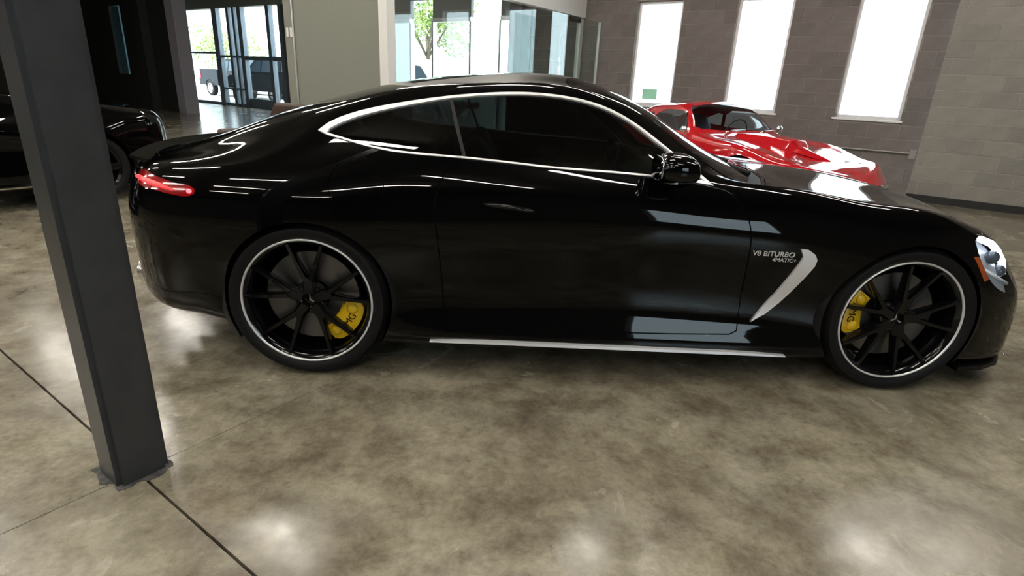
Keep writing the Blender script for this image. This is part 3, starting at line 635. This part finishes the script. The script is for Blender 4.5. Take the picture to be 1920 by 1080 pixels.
def build_dark_coupe(loc, rz):
    root = empty('dark_coupe', loc, rz)
    tag(root, 'black two-door car in the shadow behind the steel column', 'car')
    bm = grid_bm(loft(generic_rows(h=1.40, belt=.97, hood=.93), 110, 60)); sd = lambda c: c.y < -.4; tp = lambda c: c.z > .6
    win = [(.62, .985), (.28, 1.17), (-.05, 1.32), (-.9, 1.31), (-1.3, 1.15), (-1.38, 1.05), (-.6, 1.0), (0, .985)]
    ws = [(.82, .02), (.76, -.45), (.60, -.66), (.15, -.56), (.05, -.4), (.03, .02)]
    bl = [(-1.05, .02), (-1.05, -.5), (-1.75, -.52), (-1.85, .02)]
    regs = [('cut', circ(x, .34, .36, 40), (0, 2), lambda c: c.y < -.55) for x in (-1.35, 1.38)]
    regs += [('win', inset(win, .016), (0, 2), sd), ('trim', win, (0, 2), sd), ('ws', ws, (0, 1), tp), ('bl', bl, (0, 1), tp)]
    simple_panels(bm, root, regs, {'body': ('body_shell', paint, True, 0), 'trim': ('window_trim', silver, False, .003), 'win': ('side_window', tint, False, -.003), 'ws': ('windshield', tint, True, -.002), 'bl': ('rear_window', tint, True, -.002)}); bm.free()
    for s in (-1, 1):
        b = bmesh.new(); ell(b, (.50, s*1.0, 1.03), (.07, .10, .06), 16, 10, .8); tube(b, [(.52, s*.86, .95), (.51, s*.96, 1.0)], .025, 8); bmobj('mirror', b, paint, root, smooth=True)
        b = bmesh.new(); tube(b, [(-.55, s*.90, .80), (-.45, s*.93, .80), (-.32, s*.93, .795), (-.24, s*.90, .79)], .012, 6); bmobj('handle', b, silver, root, smooth=True)
        b = bmesh.new(); ell(b, (1.98, s*.66, .72), (.16, .12, .09), 16, 10, .8); bmobj('headlight', b, mat('dark_lamp', (.1, .11, .12), .05, coat=1.), root, smooth=True)
        b = bmesh.new(); tube(b, [(1.75, s*.83, .30), (2.0, s*.74, .31), (2.2, s*.5, .32)], [.006, .018, .010], 6); bmobj('bumper_trim', b, chrome, root, smooth=True)
        b = bmesh.new(); tube(b, [(-1.0, s*.915, .22), (.95, s*.915, .22)], .012, 6); bmobj('sill_strip', b, chrome, root)
    for y in (-.36, .36): seat(root, -.25, y, .34, dark_int)
    arch_liner(root, (-1.35, 1.38), .34, .36, .86, .55)
    for x in (-1.35, 1.38):
        for far in (False, True): make_wheel(root, (x, (1 if far else -1)*.87, .335), far, R=.335, lipR=.24, wd=.22, emblem=False, spokes='five', lipmat=wheelblk)
    return root
def build_pickup(loc, rz, label, lift=0., front_chrome=True):
    """crew-cab pickup from bevelled prisms: cab, hood, bed with tailgate, windows, wheels"""
    root = empty('pickup_truck', loc, rz); tag(root, label, 'truck', 'pickup trucks parked outside the glass doors')
    pt = mat('truck_paint', (.016, .019, .026), .3, spec=.10); gl = mat('truck_glass', (.05, .075, .10), .1, spec=.25)
    b = bmesh.new(); prism(b, [(-.95, .55), (2.75, .55), (2.85, .75), (2.80, 1.05), (2.55, 1.18), (1.30, 1.24), (1.25, 1.30), (.62, 1.86), (.35, 1.93), (-.70, 1.93), (-.92, 1.86), (-.95, 1.25)], 1, -.95, .95)
    for v in b.verts:
        if v.co.z > 1.3: v.co.y *= .84
    bmobj('cab', b, pt, root, bevel=.03)
    b = bmesh.new()
    box(b, -2.95, -.99, -.97, -.86, .55, 1.38); box(b, -2.95, -.99, .86, .97, .55, 1.38); box(b, -2.95, -.99, -.86, .86, .70, .80); box(b, -1.06, -.99, -.86, .86, .80, 1.38)
    bmobj('bed', b, pt, root, bevel=.012)
    boxobj('tailgate', -3.02, -2.955, -.84, .84, .72, 1.38, pt, root, .015)
    for s in (-1, 1):
        boxobj('tail_light', -3.03, -2.72, min(s*.80, s*.99), max(s*.80, s*.99), .90, 1.34, mat('truck_tail_red', (.7, .01, .03), .2, coat=1.), root, .01)
        boxobj('headlight', 2.70, 2.86, min(s*.62, s*.94), max(s*.62, s*.94), .84, 1.08, mat('truck_lamp', (.85, .88, .9), .1), root, .02)
        for x0, x1, x2, x3 in ((-.82, -.78, .02, .02), (.10, .10, .40, 1.02)):
            b = bmesh.new(); z0, z1 = 1.34, 1.80; y0, y1 = s*.944, s*.832
            v = [b.verts.new(p) for p in ((x0, y0, z0), (x3, y0, z0), (x2, y1, z1), (x1, y1, z1))]; w = [b.verts.new((q.co.x, q.co.y-s*.03, q.co.z)) for q in v]
            b.faces.new(v); b.faces.new(w)
            for i in range(4): b.faces.new((v[i], v[(i+1) % 4], w[(i+1) % 4], w[i]))
            bmobj('side_window', b, gl, root)
        b = bmesh.new(); ell(b, (1.02, s*1.06, 1.36), (.06, .11, .10), 12, 8, .7); tube(b, [(1.0, s*.88, 1.30), (1.02, s*1.0, 1.33)], .02, 6); bmobj('mirror', b, pt, root, smooth=True)
        for x in (-.30, .55): boxobj('handle', x, x+.16, min(s*.95, s*.975), max(s*.95, s*.975), 1.18, 1.205, chrome, root)
        boxobj('running_board', -.75, 1.25, min(s*.80, s*1.0), max(s*.80, s*1.0), .40, .45, plastic, root, .01)
    b = bmesh.new(); v = [b.verts.new(p) for p in ((1.22, -.80, 1.34), (1.22, .80, 1.34), (.66, .74, 1.84), (.66, -.74, 1.84))]; w = [b.verts.new(q.co+Vector((.02, 0, .02))) for q in v]
    b.faces.new(v); b.faces.new(w)
    for i in range(4): b.faces.new((v[i], v[(i+1) % 4], w[(i+1) % 4], w[i]))
    bmobj('windshield', b, gl, root)
    boxobj('rear_window', -.975, -.945, -.62, .62, 1.38, 1.78, gl, root)
    boxobj('front_bumper', 2.72, 2.96, -.96, .96, .48, .76, chrome, root, .03); boxobj('rear_bumper', -3.12, -2.98, -.94, .94, .50, .68, chrome, root, .02)
    boxobj('grille', 2.80, 2.88, -.60, .60, .78, 1.08, chrome if front_chrome else plastic, root, .02)
    for x in (-1.85, 1.95):
        b = bmesh.new(); lathe(b, [(.44, -1.0), (.47, -.985), (.49, -.96), (.49, -.90), (.44, -.90)], 32, closed=True); lathe(b, [(.44, 1.0), (.47, .985), (.49, .96), (.49, .90), (.44, .90)], 32, closed=True)
        b.transform(Matrix.Translation((x, 0, .42))); bmesh.ops.delete(b, geom=[q for q in b.verts if q.co.z < .5], context='VERTS'); bmobj('wheel_arch', b, plastic, root)
        for far in (False, True): make_wheel(root, (x, (1 if far else -1)*.985, .40), far, R=.40, lipR=.25, wd=.26, emblem=False, spokes='five', rimmat=silver, lipmat=silver)
    return root
def build_van(loc, rz):
    root = empty('white_van', loc, rz); tag(root, 'white van parked outside, seen through the glass office', 'van')
    pt = mat('van_white', (.85, .86, .88), .3, coat=.5); gl = mat('van_glass', (.03, .04, .06), .08)
    b = bmesh.new(); prism(b, [(-2.6, .40), (2.45, .40), (2.55, .60), (2.5, .95), (2.3, 1.10), (1.75, 1.22), (1.10, 1.98), (.85, 2.08), (-2.5, 2.10), (-2.6, 2.0)], 1, -.95, .95)
    for v in b.verts:
        if v.co.z > 1.3: v.co.y *= .88
    bmobj('body_shell', b, pt, root, bevel=.04)
    for s in (-1, 1):
        for pts in ([(1.55, 1.25), (1.05, 1.82), (.55, 1.85), (.55, 1.25)], [(.45, 1.25), (.45, 1.85), (-.55, 1.86), (-.55, 1.25)], [(-.65, 1.25), (-.65, 1.86), (-2.2, 1.86), (-2.2, 1.25)]):
            b = bmesh.new(); prism(b, pts, 1, s*.80, s*.90)
            for v in b.verts: v.co.y = s*(.95-(v.co.z-1.22)*.15+(.012 if abs(v.co.y) > .85 else -.03))
            bmobj('side_window', b, gl, root)
        boxobj('headlight', 2.30, 2.50, min(s*.6, s*.93), max(s*.6, s*.93), .80, .98, mat('truck_lamp', (.85, .88, .9), .1), root, .02)
        b = bmesh.new(); ell(b, (1.55, s*1.05, 1.32), (.05, .09, .10), 12, 8, .7); tube(b, [(1.5, s*.88, 1.28), (1.55, s*1.0, 1.3)], .02, 6); bmobj('mirror', b, plastic, root, smooth=True)
    boxobj('front_bumper', 2.4, 2.62, -.93, .93, .36, .62, plastic, root, .03)
    for x in (-1.65, 1.55):
        for far in (False, True): make_wheel(root, (x, (1 if far else -1)*.97, .34), far, R=.34, lipR=.22, wd=.22, emblem=False, spokes='five', rimmat=silver, lipmat=silver)
    return root
def build_tree(loc, h, r, label, seed):
    rnd = random.Random(seed); root = empty('tree', loc); tag(root, label, 'tree', 'trees outside the building')
    b = bmesh.new(); tube(b, [(0, 0, 0), (.05, .02, h*.35), (-.03, .05, h*.6)], [.16, .12, .07], 8)
    for k in range(5):
        a = k*1.26; tube(b, [(0, 0, h*.4), (r*.5*math.cos(a), r*.5*math.sin(a), h*.68)], [.07, .03], 6)
    bmobj('trunk', b, mat('bark', (.10, .07, .05), .9, noise=(8, (.16, .12, .09))), root, smooth=True)
    V, F = [], []
    cl = [(rnd.uniform(-.7, .7)*r, rnd.uniform(-.7, .7)*r, h*rnd.uniform(.5, .9), r*rnd.uniform(.35, .55)) for _ in range(14)]
    for i in range(2600):
        cx, cy, cz, cr = cl[i % 14]; a, t = rnd.uniform(0, 2*PI), math.acos(rnd.uniform(-1, 1)); q = cr*rnd.uniform(.7, 1.05)
        p = Vector((cx+q*math.sin(t)*math.cos(a), cy+q*math.sin(t)*math.sin(a), cz+q*math.cos(t)*.8)); s = rnd.uniform(.05, .10)
        u = Vector((rnd.uniform(-1, 1), rnd.uniform(-1, 1), rnd.uniform(-1, 1))).normalized(); v = u.orthogonal().normalized(); k = len(V)
        V += [p-u*s*1.4, p+v*s*.7, p+u*s*1.4, p-v*s*.7]; F.append((k, k+1, k+2, k+3))
    me = D.meshes.new('foliage'); me.from_pydata(V, [], F); o = obj('foliage', me, mat('leaves', (.12, .20, .04), .6, noise=(1.5, (.30, .33, .08))), root); o['kind'] = 'stuff'
    return root
# ---------------------------------------------------------------- the building (its axes: u along the window wall, v towards it)
RZ = math.atan2(-.6, .8)
MB = Matrix.Rotation(RZ, 4, 'Z')
def uvp(u, v, z=0.): return MB @ Vector((u, v, z))
def bbox(name, u0, u1, v0, v1, z0, z1, m, parent=None, bevel=0., kind=None):
    o = boxobj(name, u0, u1, v0, v1, z0, z1, m, parent, bevel)
    if parent is None: o.matrix_world = MB
    if kind: o['kind'] = kind
    return o
def concrete():
    m = D.materials.new('polished_concrete'); m.use_nodes = True; nt = m.node_tree; b = nt.nodes['Principled BSDF']; N = nt.nodes.new; L = nt.links.new
    g = N('ShaderNodeNewGeometry')
    def noise(sc, det=6, rough=.6, dist=0.):
        n = N('ShaderNodeTexNoise'); n.inputs['Scale'].default_value = sc; n.inputs['Detail'].default_value = det; n.inputs['Roughness'].default_value = rough; n.inputs['Distortion'].default_value = dist
        L(g.outputs['Position'], n.inputs['Vector']); return n
    def ramp(src, a, ca, b_, cb):
        r = N('ShaderNodeValToRGB'); e = r.color_ramp.elements; e[0].position = a; e[0].color = (*ca, 1); e[1].position = b_; e[1].color = (*cb, 1); L(src, r.inputs['Fac']); return r
    def mul(a, b_, f=1., t='MULTIPLY'):
        x = N('ShaderNodeMix'); x.data_type = 'RGBA'; x.blend_type = t; x.inputs[0].default_value = f; L(a, x.inputs[6]); L(b_, x.inputs[7]); return x.outputs[2]
    c1 = ramp(noise(1.6, 10, .68, .25).outputs['Fac'], .34, (.150, .128, .092), .66, (.322, .297, .225))
    c2 = ramp(noise(6.5, 10, .70, .2).outputs['Fac'], .34, (.46, .43, .39), .58, (1.0, 1.0, 1.0))
    c3 = ramp(noise(38, 6, .75).outputs['Fac'], .30, (.70, .68, .66), .56, (1.03, 1.03, 1.03))
    sp = ramp(noise(11, 5, .6, .6).outputs['Fac'], .66, (1, 1, 1), .76, (.32, .30, .27))
    col = mul(mul(mul(c1.outputs[0], c2.outputs[0], .85), c3.outputs[0], .8), sp.outputs[0], .8)
    L(col, b.inputs['Base Color'])
    rr = ramp(noise(3.2, 6, .6, .8).outputs['Fac'], .30, (.11, .11, .11), .72, (.30, .30, .30)); L(rr.outputs[0], b.inputs['Roughness'])
    b.inputs['Specular IOR Level'].default_value = .5
    bp = N('ShaderNodeBump'); bp.inputs['Strength'].default_value = .10; bp.inputs['Distance'].default_value = .004; L(noise(7, 4, .5).outputs['Fac'], bp.inputs['Height']); L(bp.outputs[0], b.inputs['Normal'])
    return m
def build_room():
    conc = concrete()
    fl = bbox('floor', -30, 9, -14, 10.05, -.30, -.02, mat('joint_dark', (.015, .012, .010), .9), kind='structure'); tag(fl, 'mottled grey-brown polished concrete floor with saw-cut joints', 'floor')
    us = [-30, -24.37, -18.37, -12.37, -6.37, -.37, 5.63, 9]; vs = [-14, -8.38, -2.38, 3.62, 10.05]; gj = .0045
    for a, b_ in zip(us, us[1:]):
        for c, d in zip(vs, vs[1:]):
            bm = bmesh.new(); box(bm, a+.0016, b_-.0016, c+gj, d-gj, -.02, 0)
            o = bmobj('slab', bm, conc, fl)
    # concrete block walls: every block proud of the recessed mortar
    mort = mat('mortar', (.24, .225, .21), .95, bump=(60, .3))
    blk = [mat('block_%d' % i, c, .92, noise=(5, tuple(q*1.18 for q in c)), bump=(45, .5)) for i, c in enumerate(((.138, .120, .115), (.150, .132, .126), (.128, .113, .108), (.143, .126, .120)))]
    blr = [mat('pale_block_%d' % i, c, .92, noise=(5, tuple(q*1.15 for q in c)), bump=(45, .5)) for i, c in enumerate(((.215, .203, .186), (.230, .216, .198), (.200, .190, .176), (.222, .208, .190)))]
    cache = {}
    rb = random.Random(3)
    def blocks(parent, u0, u1, v, z0, z1, holes, mats, depth=.004):
        H, Wd, j = .2, .4, .0035; row = 0; z = z0
        while z < z1-.01:
            zt = min(z+H, z1); off = (row % 2)*Wd/2; u = math.floor((u0-off)/Wd)*Wd+off
            while u < u1:
                a, b_ = max(u, u0), min(u+Wd, u1); u += Wd
                seg = [(a, b_)]
                for (h0, h1, g0, g1) in holes:
                    if z+.02 < g1 and zt-.02 > g0: seg = [q for (s, e) in seg for q in ((s, min(e, h0)), (max(s, h1), e)) if q[1]-q[0] > .03]
                for s, e in seg:
                    if e-s < .05: continue
                    w, h = round(e-s-2*j, 4), round(zt-z-2*j, 4); mi = rb.randrange(4); key = (w, h, mi, mats is blr)
                    if key not in cache:
                        bm = bmesh.new(); box(bm, 0, w, -depth, .05, 0, h)
                        bmesh.ops.bevel(bm, geom=[q for q in bm.edges if all(abs(x.co.y+depth) < 1e-6 for x in q.verts)], offset=.004, segments=1, affect='EDGES')
                        me = D.meshes.new('block'); bm.to_mesh(me); bm.free(); me.materials.append(mats[mi]); cache[key] = me
                    o = D.objects.new('block', cache[key]); COL.objects.link(o); o.parent = parent; o.location = (s+j, v-rb.uniform(0, .003), z+j)
            z += H; row += 1
    V0 = 7.30; wins = [(-3.12, -2.30), (-1.39, -.55), (.32, 1.18)]; Z0, Z1 = 1.06, 2.78
    bm = bmesh.new(); us_ = [-5.45]+[q for w in wins for q in w]+[1.55]
    for k in range(0, len(us_), 2): box(bm, us_[k], us_[k+1], V0, V0+.25, 0, 4.2)
    for a, b_ in wins: box(bm, a, b_, V0, V0+.25, 0, Z0); box(bm, a, b_, V0, V0+.25, Z1, 4.2)
    wb = bmobj('wall_back', bm, mort); wb.matrix_world = MB; tag(wb, 'brown-grey concrete block wall pierced by three tall windows', 'wall', kind='structure')
    blocks(wb, -5.45, 1.50, V0, 0, 3.0, [(a, b_, Z0, Z1) for a, b_ in wins], blk)
    bm = bmesh.new(); z = 3.0; r = 1
    while z < 4.15:
        u = -5.45-.2*(r % 2)
        while u < 1.5: box(bm, max(u, -5.45)+.0045, min(u+.4, 1.5)-.0045, V0-.014, V0+.02, z+.0045, z+.1955); u += .4
        z += .2; r += 1
    o = bmobj('upper_blocks', bm, blk[0], wb); o['kind'] = 'stuff'
    fr = mat('window_frame_white', (.72, .72, .74), .5)
    for i, (a, b_) in enumerate(wins):
        bm = bmesh.new(); t = .045
        for (p, q, z0, z1) in ((a, a+t, Z0, Z1), (b_-t, b_, Z0, Z1), (a, b_, Z0, Z0+t), (a, b_, Z1-t, Z1)): box(bm, p, q, V0+.06, V0+.14, z0, z1)
        w = bmobj('window_%d' % (i+1), bm, fr); w.matrix_world = MB; tag(w, ['tall narrow window nearest the glass office', 'tall narrow window right behind the red car roof', 'tall narrow window nearest the pale block wall'][i], 'window', kind='structure')
        bbox('pane', a+t, b_-t, V0+.095, V0+.101, Z0+t, Z1-t, clear, w)
        bbox('window_sill', a-.03, b_+.03, V0-.03, V0+.14, Z0-.03, Z0, fr, w, .004)
        if i == 0: bbox('window_sticker', a+.22, a+.50, V0+.090, V0+.094, 1.16, 1.34, mat('sticker_green', (.35, .75, .55), .5), w)
    # pale block wall on the right, standing a little forward
    V1 = 6.92
    wr = bbox('wall_right', 1.50, 6.6, V1, V1+.25, 0, 4.2, mat('pale_mortar', (.33, .315, .29), .95), kind='structure'); tag(wr, 'pale grey block wall standing forward at the right edge', 'wall')
    blocks(wr, 1.50, 6.0, V1, 0.09, 3.09, [], blr)
    bbox('baseboard_right', 1.50, 6.6, V1-.022, V1-.014, 0, .10, mat('base_black', (.01, .01, .01), .5), kind='structure')
    bm = bmesh.new(); tube(bm, [(-1.0, V0-.03, .62), (1.44, V0-.03, .62)], .012, 8); box(bm, 1.40, 1.48, V0-.06, V0-.014, .55, .68); o = bmobj('trim_1', bm, mat('conduit', (.30, .29, .28), .4, metal=.6)); o.matrix_world = MB; tag(o, 'thin metal conduit with box low on the window wall', 'conduit', kind='structure')
    # glass-fronted office
    U0 = -4.20; white = mat('white_paint', (.74, .74, .72), .5); alu = mat('aluminium', (.62, .63, .64), .35, metal=.7)
    bbox('trim_2', U0-.09, U0+.06, 2.30, 2.44, 0, 4.2, white, kind='structure', bevel=.004)
    bbox('trim_3', U0-.10, U0+.05, 2.44, V0-.02, 2.53, 4.2, white, kind='structure')
    gw = empty('glass_partition'); gw.matrix_world = MB; tag(gw, 'glass office front with frameless door under white header', 'partition')
    for a, b_ in ((2.46, 4.05), (4.06, 5.55), (5.56, 6.30), (6.31, V0-.16)): bbox('pane', U0-.01, U0+.0, a, b_, .02, 2.52, clear, gw)
    bbox('door_jamb', U0-.06, U0+.02, V0-.14, V0-.03, 0, 2.52, white, gw)
    bbox('patch_fitting', U0-.03, U0+.02, 6.80, V0-.15, 2.44, 2.52, plastic, gw); bbox('floor_rail', U0-.03, U0+.02, 2.46, 6.30, 0, .06, alu, gw)
    bm = bmesh.new(); tube(bm, [(U0+.06, 6.42, .55), (U0+.06, 6.42, 2.2)], .018, 10)
    for z in (.7, 2.05): tube(bm, [(U0, 6.42, z), (U0+.06, 6.42, z)], .01, 6)
    bmobj('door_handle', bm, chrome, gw, smooth=True)
    # second partition panel between the office and the first window
    g2 = empty('glass_panel'); g2.matrix_world = MB; tag(g2, 'tall glass panel standing between office corner and first window', 'partition')
    bbox('pane', -3.84, -3.83, 5.6, V0-.02, .02, 2.45, clear, g2); bbox('edge_channel', -3.86, -3.81, V0-.05, V0-.016, 0, 2.45, alu, g2); bbox('floor_rail', -3.86, -3.81, 5.6, V0-.06, 0, .03, alu, g2)
    # office back wall on the street side: grey panels over glazing, plus two added tall openings standing in for window reflections
    gp = mat('grey_panel', (.20, .20, .20), .7)
    wo = empty('wall_office'); wo.matrix_world = MB; tag(wo, 'street-side office glazing with grey upper panels', 'wall', kind='structure')
    reflection_slots = [(-8.75, -8.05), (-6.95, -6.15)]
    for a, b_ in ((-11.5, -8.75), (-8.05, -6.95), (-6.15, -5.75)):
        bbox('upper_panel', a, b_, V0, V0+.10, 2.62, 4.2, gp, wo); bbox('rail', a, b_, V0-.02, V0+.10, 2.54, 2.62, alu, wo); bbox('pane', a, b_, V0+.04, V0+.046, .1, 2.54, clear, wo)
        n = max(1, round((b_-a)/1.1))
        for k in range(n+1): bbox('mullion', a+(b_-a)*k/n-.025, a+(b_-a)*k/n+.025, V0-.02, V0+.10, 0, 2.54, alu, wo)
    for a, b_ in reflection_slots: bbox('reflection_pane', a+.03, b_-.03, V0+.04, V0+.046, 0, 3.0, clear, wo); bbox('upper_panel', a, b_, V0, V0+.10, 3.0, 4.2, gp, wo)
    bbox('door_post', -5.75, -5.45, V0-.25, V0+.10, 0, 4.2, mat('charcoal', (.03, .03, .033), .5), wo)
    # grey side wall of the office
    gwall = mat('sage_grey_paint', (.215, .220, .185), .75, bump=(30, .05))
    w1 = bbox('wall_office_side', -6.30, U0-.09, 2.34, 2.48, 0, 4.2, gwall, kind='structure'); tag(w1, 'grey-green painted wall left of the glass office', 'wall')
    bm = bmesh.new(); tube(bm, [(-6.08, 2.325, 0), (-6.08, 2.325, 4.2)], .012, 8); o = bmobj('trim_4', bm, alu); o.matrix_world = MB; o['kind'] = 'structure'
    for k, u in enumerate((-6.255, -6.17)):
        o = bbox('switch_plate', u, u+.05, 2.330, 2.338, 1.80, 1.92, white, bevel=.002); tag(o, ['light switch plate nearest the wall corner', 'light switch plate beside the metal conduit'][k], 'switch', 'switch plates on the grey wall')
    # entrance storefront far back
    VS_ = 10.0; su0, su1 = -25.2, -17.6; fr2 = mat('storefront_frame', (.16, .19, .22), .4, metal=.5)
    sf = empty('wall_storefront'); sf.matrix_world = MB; tag(sf, 'glazed entrance storefront with door at the far back', 'wall', kind='structure')
    zt = 3.55; zr = 1.95
    mu = [(-24.9, .07), (-22.0, .17), (-21.05, .09), (-20.65, .07), (-20.25, .12), (-18.45, .10), (-17.7, .1)]
    for u, w in mu: bbox('mullion', u-w, u+w, VS_-.12, VS_+.06, 0, zt, fr2, sf)
    bbox('rail', -25, -22, VS_-.08, VS_+.04, 1.93, 2.0, fr2, sf); bbox('rail', -22, -20.3, VS_-.08, VS_+.04, 1.80, 1.88, fr2, sf); bbox('rail', -20.3, -17.6, VS_-.10, VS_+.05, 1.72, 1.86, fr2, sf); bbox('rail', -22, -20.3, VS_-.08, VS_+.04, .62, .68, fr2, sf)
    bbox('sill', -25.2, -17.6, VS_-.08, VS_+.04, 0, .10, fr2, sf); bbox('kick_plate', -20.2, -18.5, VS_-.06, VS_+.02, .10, .34, fr2, sf)
    for a, b_ in zip(mu, mu[1:]): bbox('pane', a[0]+a[1], b_[0]-b_[1], VS_-.01, VS_, .1, zt-.05, clear, sf)
    bbox('header', -26, -16, VS_-.1, VS_+.15, zt, 4.2, gwall, sf)
    bbox('wall_storefront_side', -17.6, -11.5, VS_, VS_+.2, 0, 4.2, gwall, kind='structure')
    bbox('wall_street_return', -11.7, -11.5, V0, VS_, 0, 4.2, gwall, kind='structure')
    # dark wall to the left with its narrow slot window, pale end cap
    dk = mat('dark_wall', (.020, .021, .018), .6)
    VD = 6.1; wd0 = -17.65
    bm = bmesh.new(); box(bm, -30, -21.6, VD, VD+.3, 0, 4.2); box(bm, -20.75, wd0, VD, VD+.3, 0, 4.2); box(bm, -21.6, -20.75, VD, VD+.3, 0, 1.05); box(bm, -21.6, -20.75, VD, VD+.3, 3.15, 4.2)
    o = bmobj('wall_left', bm, dk); o.matrix_world = MB; tag(o, 'dark wall with a narrow slot window behind the steel column', 'wall', kind='structure')
    w = bbox('window_4', -21.6, -20.75, VD+.1, VD+.106, 1.05, 3.15, glass('blue_glass', (.55, .75, .82)), kind='structure'); tag(w, 'narrow bluish slot window in the dark wall', 'window')
    bbox('trim_5', wd0, wd0+.45, VD-.05, VD+.35, 0, 4.2, mat('lavender_cap', (.33, .31, .36), .5), kind='structure')
    bbox('trim_6', -19.4, -18.9, VD-.25, VD, 0, 4.2, dk, kind='structure')
    # shell: ceiling, far end walls
    cl = mat('ceiling_taupe', (.15, .14, .12), .9)
    bm = bmesh.new(); box(bm, -30, 9, -14, V0+.25, 4.2, 4.4); box(bm, -30, -11.5, V0+.25, VS_+.3, 4.2, 4.4); o = bmobj('ceiling', bm, cl); o.matrix_world = MB; tag(o, 'plain taupe ceiling hung with linear lights', 'ceiling', kind='structure')
    sh = mat('showroom_wall', (.10, .095, .085), .85)
    bbox('wall_far_left', -30.2, -30, -14, 11, 0, 4.2, sh, kind='structure'); bm = bmesh.new(); box(bm, 6.6, 6.8, -14, -5.6, 0, 4.2); box(bm, 6.6, 6.8, -3.3, V1+.25, 0, 4.2); box(bm, 6.6, 6.8, -5.6, -3.3, 0, .9); box(bm, 6.6, 6.8, -5.6, -3.3, 2.7, 4.2); o = bmobj('wall_far_right', bm, sh); o.matrix_world = MB; o['kind'] = 'structure'; bbox('window_5', 6.7, 6.706, -5.6, -3.3, .9, 2.7, clear, kind='structure')
    bbox('wall_front', -30, 9, -14.2, -14, 0, 4.2, sh, kind='structure')
    # ceiling tubes
    n = 0
    for v in (-8.8, -6.6, -4.4, -2.2, 0., 2.2, 4.4):
        for u in (-10.6, -7.3, -4.0, -.7, 2.6):
            if u < -5 and v > 2.2: continue
            t = empty('ceiling_light'); t.matrix_world = MB @ Matrix.Translation((u, v, 4.0)); n += 1
            tag(t, 'slim white linear light hanging below the ceiling', 'ceiling light', 'linear ceiling lights')
            boxobj('housing', -.80, .80, -.045, .045, .015, .06, white, t, .004); boxobj('diffuser', -.79, .79, -.038, .038, -.01, .015, mat('led', (1, 1, 1), .5, emit=(1, .94, .84), es=LED), t, .003)
            for x in (-.6, .6): boxobj('hanger', x-.004, x+.004, -.004, .004, .06, .20, alu, t)
LED = 62.
# ---------------------------------------------------------------- assemble
build_room()
# steel column in the foreground
bm = bmesh.new(); b0 = (-.475, -.32, -2.455, -2.295)
box(bm, b0[0], b0[1], b0[2], b0[3], 0, 4.2)
bmesh.ops.bevel(bm, geom=[e for e in bm.edges if abs(e.verts[0].co.z-e.verts[1].co.z) > 1], offset=.016, segments=4, affect='EDGES')
colm = empty('steel_column'); colm.matrix_world = MB; tag(colm, 'dark grey square steel column standing in the left foreground', 'column')
bmobj('shaft', bm, mat('column_paint', (.028, .030, .034), .34, noise=(14, (.038, .040, .044)), bump=(60, .08)), colm, auto=.7)
bm = bmesh.new()
rn = random.Random(5); ring = []
for (a, c) in ((b0[0], b0[2]), (b0[1], b0[2]), (b0[1], b0[3]), (b0[0], b0[3])): pass
pts = []
for k in range(40):
    a = 2*PI*k/40; s = .112/max(abs(math.cos(a)), abs(math.sin(a)))*.74+.012+.010*math.sin(3*a+1)+.008*math.sin(7*a)+.004*math.sin(13*a+2); pts.append((-.3975+s*math.cos(a), -2.375+s*math.sin(a)))
prism(bm, pts, 2, 0, .003); bmobj('grout_collar', bm, mat('grout', (.035, .035, .036), .7, noise=(30, (.11, .105, .10))), colm)
# street side
gr = bbox('ground', -70, 40, 7.6, 90, -.12, -.02, mat('pale_paving', (.55, .54, .50), .8), kind='structure'); tag(gr, 'sunlit pale paving outside', 'ground')
build_sports_coupe()
build_vintage((2.42, 4.50, 0), math.radians(-66))
build_dark_coupe((-6.02, 1.85, 0), math.radians(53.1))
c_, s_ = math.cos(RZ), math.sin(RZ)
def outside(u, v): p = uvp(u, v); return (p.x, p.y, -.02)
build_pickup(outside(-29.5, 15.3), RZ, 'dark pickup truck with red tail light outside the glass entrance')
build_pickup(outside(-22.0, 12.6), RZ+math.radians(180), 'dark pickup truck facing left behind the entrance door')
build_van(outside(-15.5, 14.0), RZ+math.radians(10))
build_tree(outside(-50, 26), 4.6, 3.4, 'green tree outside behind the pickup trucks', 1)
build_tree(outside(-20.3, 20), 6.0, 2.2, 'green tree outside seen through the office glass', 2)
# low brown sofa behind the rear of the black car
sofa = empty('sofa', (-2.9, 3.6, 0), RZ); tag(sofa, 'brown leather sofa half hidden behind the black coupe rear window', 'sofa')
lth = mat('brown_leather', (.055, .030, .022), .5, bump=(40, .1))
boxobj('base', -.95, .95, -.42, .42, .12, .30, lth, sofa, .02)
for k in (-1, 1): boxobj('seat_cushion', min(k*.02, k*.80), max(k*.02, k*.80), -.42, .28, .30, .46, lth, sofa, .04); boxobj('armrest', min(k*.80, k*.98), max(k*.80, k*.98), -.43, .42, .12, .64, lth, sofa, .04)
b = bmesh.new(); prism(b, [(-.98, .30), (.98, .30), (.98, .95), (-.80, .95), (-.98, .72)], 1, .26, .44); bmobj('backrest', b, lth, sofa, bevel=.03)
for x in (-.88, .88):
    for y in (-.36, .36): boxobj('leg', x-.03, x+.03, y-.03, y+.03, 0, .12, plastic, sofa)
